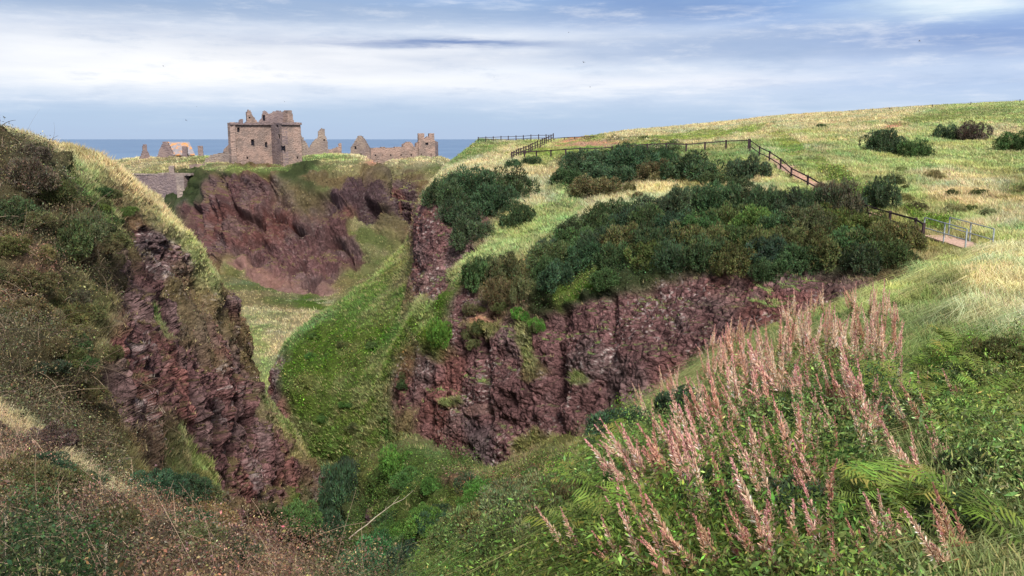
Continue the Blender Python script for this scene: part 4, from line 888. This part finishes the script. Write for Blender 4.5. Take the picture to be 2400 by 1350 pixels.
def clumps(P, n, cx, cy, rx, ry, ang, w0, w1, tints, label, group, rat=.7):
    a = math.radians(ang)
    for i in range(n):
        u = brng.uniform(-1, 1); v = brng.uniform(-1, 1)
        w = brng.uniform(w0, w1)
        bush('shrub', P, cx + u * rx * math.cos(a) - v * ry * math.sin(a), cy + u * rx * math.sin(a) + v * ry * math.cos(a), w, w * rat * brng.uniform(.6, 1.1), brng.choice(tints), label, 'shrub', group)
clumps(LEFT, 20, 90, 660, 150, 130, 15, 60, 120, [BRN, PUR, OLV, BRN, (1.5, 1.0, .8)], 'low twiggy shrub among the brambles on the left bank', 'low shrubs of the left bank', .55)
clumps(LEFT, 10, 180, 840, 110, 90, 30, 50, 90, [DRK, OLV, GRN, BRN], 'low green and brown shrub above the near brown bank', 'low shrubs above the brown bank', .55)
clumps(LEFT, 8, 290, 520, 100, 30, 40, 34, 60, [GRN, OLV, LIM], 'low green herb clump in the pale crest grass of the left bank', 'herb clumps on the left crest', .45)
clumps(MAIN, 14, 800, 870, 120, 130, -35, 22, 44, [(.8, 1.1, .5), GRN, OLV], 'low green clump on the steep grassy spur', 'clumps on the grassy spur', .5)
clumps(MAIN, 12, 1180, 760, 90, 60, 0, 24, 50, [(.9, 1.6, .5), OLV, BRN], 'small green tuft growing on the rounded rock buttress', 'tufts on the buttress', .6)
clumps(MAIN, 14, 2250, 450, 160, 60, 0, 24, 50, [(2.2, 1.8, 1.2), OLV, (2.4, 1.9, 1.3)], 'low brownish clump in the long grass beyond the footbridge', 'clumps in the hill grass', .45)
clumps(GUL, 24, 1050, 1230, 220, 90, 0, 50, 110, [(.8, 1.2, .5), (.9, 1.4, .5), DRK, GRN], 'leafy green clump on the floor of the ravine', 'leafy clumps on the ravine floor', .55)
clumps(NEARR, 22, 1210, 1320, 170, 60, -25, 90, 170, [(1.3, 1.3, .9), BRN, OLV, GRN, (1.6, 1.5, 1.1)], 'grey green shrubby clump on the slope below the near bank', 'shrubby clumps below the bank', .6)
clumps(NEARR, 26, 1780, 1180, 330, 160, 0, 80, 170, [DRK, GRN, (.8, 1.2, .5), (1.2, 1.5, .5)], 'dark leafy clump between the fireweed stems', 'leafy clumps among the fireweed', .5)
clumps(NEARL, 26, 330, 1220, 330, 100, 15, 70, 170, [BRN, PUR, DRK, OLV, (2.4, 1.3, .9)], 'brown bramble clump on the near left bank', 'bramble clumps on the near left bank', .4)
clumps(NEARR, 14, 2280, 1120, 150, 220, 0, 80, 160, [DRK, GRN, (.8, 1.2, .5), OLV], 'dark leafy weed clump in the long grass at the right edge', 'weed clumps at the right edge', .5)
# ================================================================= FIREWEED
M_SPIKE = mat_attr('fireweed_heads', .7, .1, .2, True)
def spike_proto(seed):
    rng = np.random.default_rng(seed); parts = [[], [], []]
    for s in range(int(rng.integers(2, 5))):
        k = 1.0 if s == 0 else rng.uniform(.6, .9)
        H = rng.uniform(.78, 1.0) * k; SL = rng.uniform(.40, .56) * k; bend = rng.uniform(.03, .16); bd = rng.uniform(0, 6.28)
        o = np.zeros(3) if s == 0 else np.array([rng.uniform(-.10, .10), rng.uniform(-.10, .10), 0]); ln = np.zeros(3) if s == 0 else np.array([rng.normal() * .10, rng.normal() * .10, 0])
        ax = lambda t: o + np.multiply.outer(t, ln) + np.stack([np.cos(bd) * bend * t ** 2, np.sin(bd) * bend * t ** 2, H * t], -1)
        V = []
        for i in range(9):
            q = ax(np.array(i / 8.)); r = .0065 * (1 - .6 * i / 8)
            for a in range(4): V.append(q + np.array([math.cos(a * 1.5708), math.sin(a * 1.5708), 0]) * r)
        Fc = [[i * 4 + a, i * 4 + (a + 1) % 4, i * 4 + 4 + (a + 1) % 4, i * 4 + 4 + a] for i in range(8) for a in range(4)]
        V = np.array(V); parts[0].append((V, np.array(Fc), np.tile([.30, .13, .10], (len(V), 1))))
        # seed pods and last flowers
        n = 230; t = 1 - (SL / H) * rng.random(n) ** .9; q = ax(t); th = rng.uniform(0, 6.28, n); f = (1 - t) * H / SL
        out = np.stack([np.cos(th), np.sin(th), np.zeros(n)], -1)
        D = out * (.30 + .34 * f)[:, None] + np.array([0, 0, 1.]) * rng.uniform(.4, 1.3, (n, 1)); D /= np.linalg.norm(D, axis=1, keepdims=True)
        L = (.018 + .050 * np.minimum(1, f * 1.4)) * rng.uniform(.6, 1.25, n); S = np.cross(D, rng.normal(size=(n, 3))); S /= np.linalg.norm(S, axis=1, keepdims=True)
        w = rng.uniform(.005, .011, n)[:, None]
        V = np.stack([q, q + D * (L * .6)[:, None] + S * w * .5, q + D * L[:, None], q + D * (L * .6)[:, None] - S * w * .5], 1)
        pink = np.array([.80, .33, .38]); tan = np.array([.90, .63, .45]); fl = np.array([.92, .84, .78])
        m = sstep(-.12, .36, f + rng.normal(0, .18, n))[:, None]; c = pink * (1 - m) + tan * m
        fluff = (rng.random(n) < .12 * (f > .3))[:, None]; c = np.where(fluff, fl, c) * rng.uniform(.7, 1.1, (n, 1))
        parts[1].append((V.reshape(-1, 3), np.arange(4 * n).reshape(n, 4), np.repeat(c, 4, 0)))
        n = 26; t = rng.uniform(.08, 1 - SL / H * .8, n); q = ax(t); th = rng.uniform(0, 6.28, n)
        out = np.stack([np.cos(th), np.sin(th), np.zeros(n)], -1); L = rng.uniform(.08, .15, n)[:, None]; S = np.stack([-np.sin(th), np.cos(th), np.zeros(n)], -1); w = L * .16
        m1 = q + out * L * .5 + np.array([0, 0, 1.]) * L * .28; e = q + out * L + np.array([0, 0, 1.]) * L * .05
        V = np.stack([q, m1 + S * w * .5, e, m1 - S * w * .5], 1); c = np.array([.11, .16, .04]) * rng.uniform(.6, 1.5, (n, 1)); r = (rng.random(n) < .2)[:, None]; c = np.where(r, np.array([.34, .15, .07]), c)
        parts[2].append((V.reshape(-1, 3), np.arange(4 * n).reshape(n, 4), np.repeat(c, 4, 0)))
    out = []
    for nm, L in [('stem', [x]) for x in parts[0]] + [('flower_spike', [x]) for x in parts[1]] + [('foliage', parts[2])]:
        off = 0; Vs = []; Is = []; Cs = []
        for V, I, c in L: Vs.append(V); Is.append(I + off); Cs.append(c); off += len(V)
        I = np.concatenate(Is); me = npmesh(nm, np.concatenate(Vs), I.ravel(), np.full(len(I), 4), np.clip(np.concatenate(Cs), 0, 1)); me.materials.append(M_SPIKE if nm == 'flower_spike' else M_LEAF); out.append((nm, me))
    return out
SPK = [spike_proto(300 + i) for i in range(12)]
def fireweed(px, py, lean, s, label, group):
    p = at(NEARR, px, py)[0]
    st = SPK[frng.randrange(12)]
    r = tag(empty('fireweed', tuple(float(v) for v in p - np.array([0, 0, .03]))), label, 'wildflower', group)
    r.rotation_euler = (frng.gauss(.02, .13), -lean + frng.gauss(0, .13), frng.uniform(-.6, .6)); r.scale = (s, s, s)
    tc = frng.choice([(1, 1, 1), (1, 1.06, 1.04), (1.05, 1.12, 1.1), (.98, .86, .84), (.84, .76, .68), (1.02, .94, 1.0), (.98, 1.02, .96)])
    for nm, me in st:
        o = bpy.data.objects.new(nm, me); o.color = (*tc, 1); C.objects.link(o); o.parent = r
frng = random.Random(11)
def place(n, cx, cy, rx, ry, ang, lean, s, label, group, cond=None):
    k = 0; a = math.radians(ang)
    while k < n:
        u = frng.uniform(-1, 1); v = frng.uniform(-1, 1)
        if u * u + v * v > 1: continue
        x = cx + u * rx * math.cos(a) - v * ry * math.sin(a); y = cy + u * rx * math.sin(a) + v * ry * math.cos(a)
        if cond and not cond(x, y): continue
        fireweed(x, y, lean + frng.uniform(-.08, .1), s * frng.uniform(.7, 1.15), label, group); k += 1
place(48, 1880, 810, 240, 45, -8, .05, .80, 'pink tipped fireweed on the crest of the bank in front of the dark cliff', 'fireweed on the crest')
place(56, 1880, 900, 260, 70, -10, .14, .80, 'tan seeding fireweed in the dense stand on the near bank', 'fireweed of the dense stand')
place(70, 1780, 1040, 300, 105, 10, .32, .78, 'pinkish fireweed leaning left below the dense stand', 'leaning fireweed')
place(62, 1740, 1220, 280, 90, 8, .48, .72, 'fireweed scattered among green leaves on the lower bank', 'fireweed of the lower bank')
place(22, 2170, 1050, 170, 190, 0, .35, .72, 'single fireweed flopping in the grass on the right of the bank', 'fireweed in the long grass')
place(34, 1850, 1400, 500, 60, 0, .5, .6, 'small pink fireweed in the deep grass close to the viewer', 'fireweed close to the viewer')
for (x, y, ln, s, l) in [(1500, 1330, .35, .62, 'fireweed with a magenta tip standing alone above the ferns'), (1440, 1345, .4, .5, 'short pale fireweed among the ferns left of the magenta one'), (1590, 930, .05, .7, 'solitary pink fireweed at the left edge of the bank against the cliff'), (1690, 800, .02, .8, 'fireweed with a white fluffy top at the left end of the crest')]:
    fireweed(x, y, ln, s, l, 'solitary fireweed')
# ================================================================= FERNS
def fern_proto(seed):
    rng = np.random.default_rng(seed); VV = []; CC = []; 
    for k in range(7):
        th = k * 2.399 + rng.uniform(-.3, .3); out = np.array([math.cos(th), math.sin(th), 0]); side = np.array([-math.sin(th), math.cos(th), 0])
        L = rng.uniform(.45, .75); c0 = np.array([.17, .24, .045]) * rng.uniform(.6, 1.4) * np.exp(rng.normal(0, .1, 3))
        lift = rng.uniform(.7, 1.25)
        pos = lambda t: out * L * t * (1.05 - .25 * lift) + np.array([0, 0, 1.]) * L * (lift * t - .62 * t * t)
        for i in range(11):
            t = .12 + .88 * i / 11; p = pos(t); p2 = pos(min(1, t + .03)); ln = L * .27 * rng.uniform(.75, 1.15) * math.sin(math.pi * min(1, .12 + .88 * (1 - t))) * 1.0 + .01; fw = (p2 - p) / np.linalg.norm(p2 - p)
            for sg in (-1, 1):
                d = side * sg * .93 + fw * rng.uniform(.2, .6) - np.array([0, 0, rng.uniform(.05, .5)]); w = fw * L * .036
                VV += [p - w * .5, p + w * .5, p + d * ln * .6 + w * .45, p + d * ln]; VV += []
                CC += [c0 * rng.uniform(.8, 1.2)] * 4
    n = len(VV) // 4
    me = npmesh('fern', np.array(VV), np.arange(4 * n), np.full(n, 4), np.clip(np.array(CC), 0, 1)); me.materials.append(M_LEAF)
    return me
FERN = [fern_proto(500 + i) for i in range(5)]
def ferns(n, cx, cy, rx, ry, s, label, group, P=NEARR):
    for i in range(n):
        p, N = at(P, cx + frng.uniform(-1, 1) * rx, cy + frng.uniform(-1, 1) * ry)
        o = bpy.data.objects.new('fern', FERN[frng.randrange(5)]); C.objects.link(o)
        o.location = tuple(float(v) for v in p + np.array([0, 0, .26])); o.rotation_euler = (frng.uniform(-.25, .1), frng.uniform(-.35, .05), frng.uniform(0, 6.28)); k = s * frng.uniform(.75, 1.25); o.scale = (k, k, k)
        tag(o, label, 'fern', group)
ferns(30, 1420, 1130, 70, 80, .5, 'pale green fern on the left edge of the near bank', 'ferns on the bank edge')
ferns(30, 1400, 1300, 120, 70, .45, 'bright green fern at the bottom of the near bank', 'ferns at the bottom of the bank')
ferns(14, 2090, 990, 90, 60, .5, 'deep green fern in the hollow below the flowers', 'ferns in the hollow')
ferns(10, 2240, 900, 60, 60, .5, 'yellow green fern arching over the long grass', 'ferns in the long grass')
ferns(14, 2300, 1080, 100, 120, .45, 'dark green fern in the weeds at the right edge of the picture', 'ferns at the right edge')
ferns(10, 2080, 1290, 200, 50, .4, 'lime green fern near the lower edge of the picture', 'ferns near the picture edge')
# ================================================================= BARE BRANCH, SEED HEADS, GULLS
def tube_path(bm, pts, r0, r1, ns=5):
    prev = None
    for i, p in enumerate(pts):
        r = r0 + (r1 - r0) * i / (len(pts) - 1); p = Vector(p)
        d = (Vector(pts[min(i + 1, len(pts) - 1)]) - Vector(pts[max(i - 1, 0)])).normalized(); a = d.orthogonal().normalized(); b = d.cross(a)
        ring = [bm.verts.new(p + (a * math.cos(k * 6.2832 / ns) + b * math.sin(k * 6.2832 / ns)) * r) for k in range(ns)]
        if prev:
            for k in range(ns): bm.faces.new((prev[k], prev[(k + 1) % ns], ring[(k + 1) % ns], ring[k]))
        prev = ring
M_TWIG = flat('bleached_wood', (.44, .37, .27))
def branch(name, label, lists, cat='branch', r=.05):
    o3 = U(*lists[0][0]); rt = tag(empty(name, tuple(float(v) for v in o3)), label, cat)
    for i, l in enumerate(lists):
        bm = bmesh.new(); tube_path(bm, [U(*q) - o3 for q in l], r if i == 0 else r * .5, r * .25); bmobj('limb' if i == 0 else 'twig', bm, M_TWIG, rt)
branch('bare_branch', 'bleached bare branch sticking out of the green ravine bottom', [[(818, 1262, 41), (838, 1245, 41), (860, 1230, 41.5), (880, 1212, 42), (903, 1195, 42.5), (920, 1182, 43), (945, 1170, 43.5), (968, 1150, 44)], [(920, 1182, 43), (928, 1172, 43), (936, 1163, 43)], [(903, 1195, 42.5), (905, 1186, 42.5)]], r=.035)
for k, (x0, y0, x1, y1, d) in enumerate([(200, 600, 236, 545, 33), (205, 610, 160, 560, 32), (230, 640, 250, 570, 35), (215, 560, 180, 520, 34)]):
    branch('bare_branch', ['pale dead branch arching over the left bank shrubs', 'pale dead branch bending left in the left bank shrubs', 'tall thin dead branch beside the left bank rock', 'short dead branch on top of the left bank shrub'][k],
           [[(x0, y0, d - .8), (x0 * .7 + x1 * .3 - 4, y0 * .6 + y1 * .4, d - 1), ((x0 + x1) / 2, y0 * .3 + y1 * .7, d - 1), (x1, y1, d - .8)], [((x0 + x1) / 2, y0 * .3 + y1 * .7, d - 1), (x1 - 18, y1 + 6, d - 1)]], r=.03)
def seed_head(px, py, hp, d, label):
    a = U(px, py, d); b = U(px + 2, py - hp, d); rt = tag(empty('grass_seed_head', tuple(float(v) for v in a)), label, 'grass')
    bm = bmesh.new(); tube_path(bm, [a - a, (b - a) * .5, b - a], .0016, .001); bmobj('stalk', bm, M_TWIG, rt)
    bm = bmesh.new(); rr = random.Random(int(px)); L = (b - a)
    for i in range(70):
        t = .55 + .45 * i / 70; p = Vector(L * t); th = rr.uniform(0, 6.28); o = Vector((math.cos(th), math.sin(th), .8)) * .006
        s = Vector((-math.sin(th), math.cos(th), 0)) * .0016
        bm.faces.new([bm.verts.new(v) for v in (p, p + o * .6 + s, p + o * 1.3, p + o * .6 - s)])
    bmobj('seeds', bm, M_TWIG, rt)
seed_head(247, 1380, 105, 2.9, 'pale seed head on a thin stalk standing up from the brambles')
seed_head(93, 1400, 115, 2.8, 'thick pale grass stalk near the lower left corner')
seed_head(12, 1380, 170, 3.0, 'long pale grass stalk at the left edge above the lower corner')
M_GULL = flat('gull_plumage', (.10, .10, .12))
def gull(px, py, d, s, rz, roll, label):
    bm = bmesh.new()
    bmesh.ops.create_uvsphere(bm, u_segments=8, v_segments=6, radius=1, matrix=Matrix.Diagonal((.10, .30, .09, 1)))
    for sg in (-1, 1):
        v = [bm.verts.new(q) for q in ((sg * .05, .12, .03), (sg * .35, .14, .20), (sg * .75, -.06, .10), (sg * .35, -.02, .18), (sg * .05, -.08, .03))]
        bm.faces.new((v[0], v[1], v[3], v[4])); bm.faces.new((v[1], v[2], v[3]))
    v = [bm.verts.new(q) for q in ((-.05, -.28, .02), (.05, -.28, .02), (.09, -.42, .02), (-.09, -.42, .02))]; bm.faces.new(v)
    bmesh.ops.scale(bm, vec=(s, s, s), verts=bm.verts)
    o = bmobj('gull', bm, M_GULL); o.location = U(px, py, d); o.rotation_euler = (0, roll, rz)
    tag(o, label, 'bird', 'gulls in the sky')
gull(1368, 146, 120, .55, .5, .3, 'gull flying in the pale cloud above the headland fence')
gull(2155, 96, 120, .5, 1.0, -.4, 'gull flying in the blue grey cloud on the right')
gull(667, 238, 200, .8, .2, .2, 'gull flying just above the stair turret of the tower')
gull(383, 155, 200, .7, .8, .4, 'gull flying in the white cloud left of the tower')
gull(461, 250, 220, .6, .4, -.3, 'gull flying between the chapel and the tower')
gull(436, 282, 220, .7, 1.2, .5, 'gull flying low over the chapel')
gull(1158, 181, 200, .5, .2, .3, 'small gull above the left end of the headland fence')
gull(1383, 204, 200, .5, .9, -.2, 'small gull low in the sky above the grassy skyline')
gull(1333, 76, 200, .5, .6, .2, 'small gull highest in the middle of the sky')
# ================================================================= SKY, SUN, CAMERA
def sky():
    w = bpy.data.worlds.new('World'); sc.world = w; w.use_nodes = True
    nt = NT(w.node_tree); bg = w.node_tree.nodes['Background']
    tc = nt.new('ShaderNodeTexCoord').outputs['Generated']
    sx = nt.new('ShaderNodeSeparateXYZ'); nt.put(sx.inputs[0], tc); x, y, z = sx.outputs
    hyp = nt.m('SQRT', nt.m('ADD', nt.m('MULTIPLY', x, x), nt.m('MULTIPLY', y, y)))
    e = nt.m('DIVIDE', z, nt.m('MAXIMUM', hyp, .001)); a = nt.m('ARCTAN2', x, y)
    cv2 = nt.new('ShaderNodeCombineXYZ'); nt.put(cv2.inputs[0], nt.m('MULTIPLY', a, 7.0)); nt.put(cv2.inputs[1], nt.m('MULTIPLY', e, 34.0)); n4 = nt.noise(cv2.outputs[0], 1.2, 8, .66)
    cv = nt.new('ShaderNodeCombineXYZ'); nt.put(cv.inputs[0], nt.m('MULTIPLY', a, 3.0)); nt.put(cv.inputs[1], nt.m('MULTIPLY', e, 26.0)); cv.inputs[2].default_value = 3.7
    v = cv.outputs[0]
    n1 = nt.noise(v, 1.0, 6, .6); n2 = nt.noise(nt.vm('ADD', v, (7.3, 2.1, 0)), 2.3, 6, .62)
    n3 = nt.noise(nt.vm('ADD', v, (1.3, 9.1, 4)), .55, 4, .5)
    # warped coordinates for the cloud bands
    aw = nt.m('ADD', a, nt.m('MULTIPLY', nt.m('SUBTRACT', n1, .5), .30))
    ew = nt.m('ADD', e, nt.m('MULTIPLY', nt.m('SUBTRACT', n2, .5), .030))
    ramp = nt.new('ShaderNodeValToRGB'); nt.put(ramp.inputs[0], nt.m('DIVIDE', ew, .2))
    S = lambda r, g, b_: (*[(c / 255 / 12.92 if c / 255 < .04045 else ((c / 255 + .055) / 1.055) ** 2.4) for c in (r, g, b_)], 1)
    el = ramp.color_ramp.elements
    el[0].position = 0; el[0].color = S(178, 197, 224); el[1].position = 1; el[1].color = S(140, 176, 226)
    for p, c in ((.12, S(180, 202, 228)), (.30, S(200, 217, 240)), (.48, S(214, 229, 250)), (.66, S(176, 206, 242)), (.8, S(146, 184, 232))):
        k = el.new(p); k.color = c
    col = ramp.outputs[0]
    def ell(px, py, rx, ry, colr, s):
        nonlocal col
        xc = (px - 1200) / F; yc = (675 - py) / F; dy = CT + yc * ST; dz = -ST + yc * CT
        a0 = math.atan2(xc, dy); e0 = dz / math.hypot(xc, dy)
        u = nt.m('DIVIDE', nt.m('SUBTRACT', aw, a0), rx / F); t = nt.m('DIVIDE', nt.m('SUBTRACT', ew, e0), ry / F)
        d2 = nt.m('ADD', nt.m('MULTIPLY', u, u), nt.m('MULTIPLY', t, t))
        f = nt.m('MULTIPLY', nt.m('EXPONENT', nt.m('MULTIPLY', d2, -1.0)), s)
        col = nt.mix(f, col, S(*colr))
    ell(1900, 30, 900, 90, (138, 172, 224), .8)
    ell(1500, 20, 260, 40, (112, 145, 200), .8)
    ell(2280, 85, 330, 45, (118, 150, 206), .8)
    ell(300, 18, 1000, 50, (150, 172, 204), .85)
    ell(900, 28, 450, 38, (158, 180, 212), .7)
    ell(250, 85, 560, 42, (244, 248, 255), .95)
    ell(600, 150, 850, 55, (255, 255, 255), 1.0)
    ell(300, 175, 500, 25, (255, 255, 255), .8)
    ell(1050, 155, 560, 44, (255, 254, 255), 1.0)
    ell(500, 215, 900, 22, (226, 234, 246), .6)
    ell(1500, 235, 700, 24, (206, 220, 240), .5)
    ell(1250, 100, 460, 36, (246, 250, 255), .85)
    ell(1650, 190, 420, 16, (250, 250, 254), .85)
    ell(1350, 160, 500, 30, (225, 236, 250), .7)
    ell(2230, 12, 200, 26, (232, 246, 252), .9)
    ell(1000, 104, 260, 11, (108, 134, 186), .95)
    ell(1650, 115, 360, 34, (158, 184, 222), .6)
    ell(2300, 190, 420, 30, (176, 198, 232), .6)
    ell(1000, 270, 900, 26, (182, 202, 226), .4)
    # streaks and texture
    st = nt.mr(n2, .52, .78, 0, .45); col = nt.mix(nt.m('MULTIPLY', st, nt.mr(e, .0, .06)), col, S(246, 249, 254))
    dk = nt.mr(n3, .46, .70, 0, .45); col = nt.mix(nt.m('MULTIPLY', dk, nt.mr(e, .02, .09)), col, S(142, 165, 202))
    col = nt.mix(nt.m('MULTIPLY', nt.mr(n4, .50, .70, 0, .35), nt.mr(e, .015, .06)), col, S(250, 251, 254)); col = nt.mix(nt.m('MULTIPLY', nt.mr(n4, .50, .30, 0, .30), nt.mr(e, .01, .06)), col, S(150, 176, 212))
    # overhead: broken bright cloud over a physical sky
    sk = nt.new('ShaderNodeTexSky', sky_type='NISHITA'); sk.sun_disc = False
    sk.sun_elevation = SUN_EL; sk.sun_rotation = SUN_ROT; sk.air_density = 1.0; sk.dust_density = 2.0
    skc = nt.mix(1.0, sk.outputs[0], (.10, .10, .10), 'MULTIPLY')
    up = nt.mix(nt.mr(n3, .25, .65, .55, 1), skc, (.46, .50, .56))
    col = nt.mix(nt.mr(e, .17, .35), col, up)
    col = nt.mix(nt.mr(e, -.02, -.10), col, (.10, .11, .10))
    nt.put(bg.inputs['Color'], col); bg.inputs['Strength'].default_value = .86
SUN_EL = math.radians(44); SUN_AZ = math.radians(164)   # azimuth from +Y clockwise: behind and to the right
SUN_ROT = SUN_AZ
sky()
sl = bpy.data.lights.new('sun', 'SUN'); sl.energy = 4.2; sl.angle = math.radians(16); sl.color = (1, .965, .91)
so = bpy.data.objects.new('sun', sl); C.objects.link(so)
dirv = Vector((math.sin(SUN_AZ) * math.cos(SUN_EL), math.cos(SUN_AZ) * math.cos(SUN_EL), math.sin(SUN_EL)))
so.rotation_euler = dirv.to_track_quat('Z', 'Y').to_euler()
cam = bpy.data.cameras.new('camera'); co = bpy.data.objects.new('camera', cam); C.objects.link(co)
cam.sensor_width = 36; cam.lens = 36 * F / 2400; cam.clip_start = .1; cam.clip_end = 100000
co.location = (0, 0, 0); co.rotation_euler = (math.pi / 2 - TH, 0, 0)
sc.camera = co
sc.view_settings.view_transform = 'Standard'; sc.view_settings.look = 'None'; sc.view_settings.exposure = 0.3; sc.view_settings.gamma = 1
sc.cycles.max_bounces = 5; sc.cycles.diffuse_bounces = 3; sc.cycles.use_denoising = True
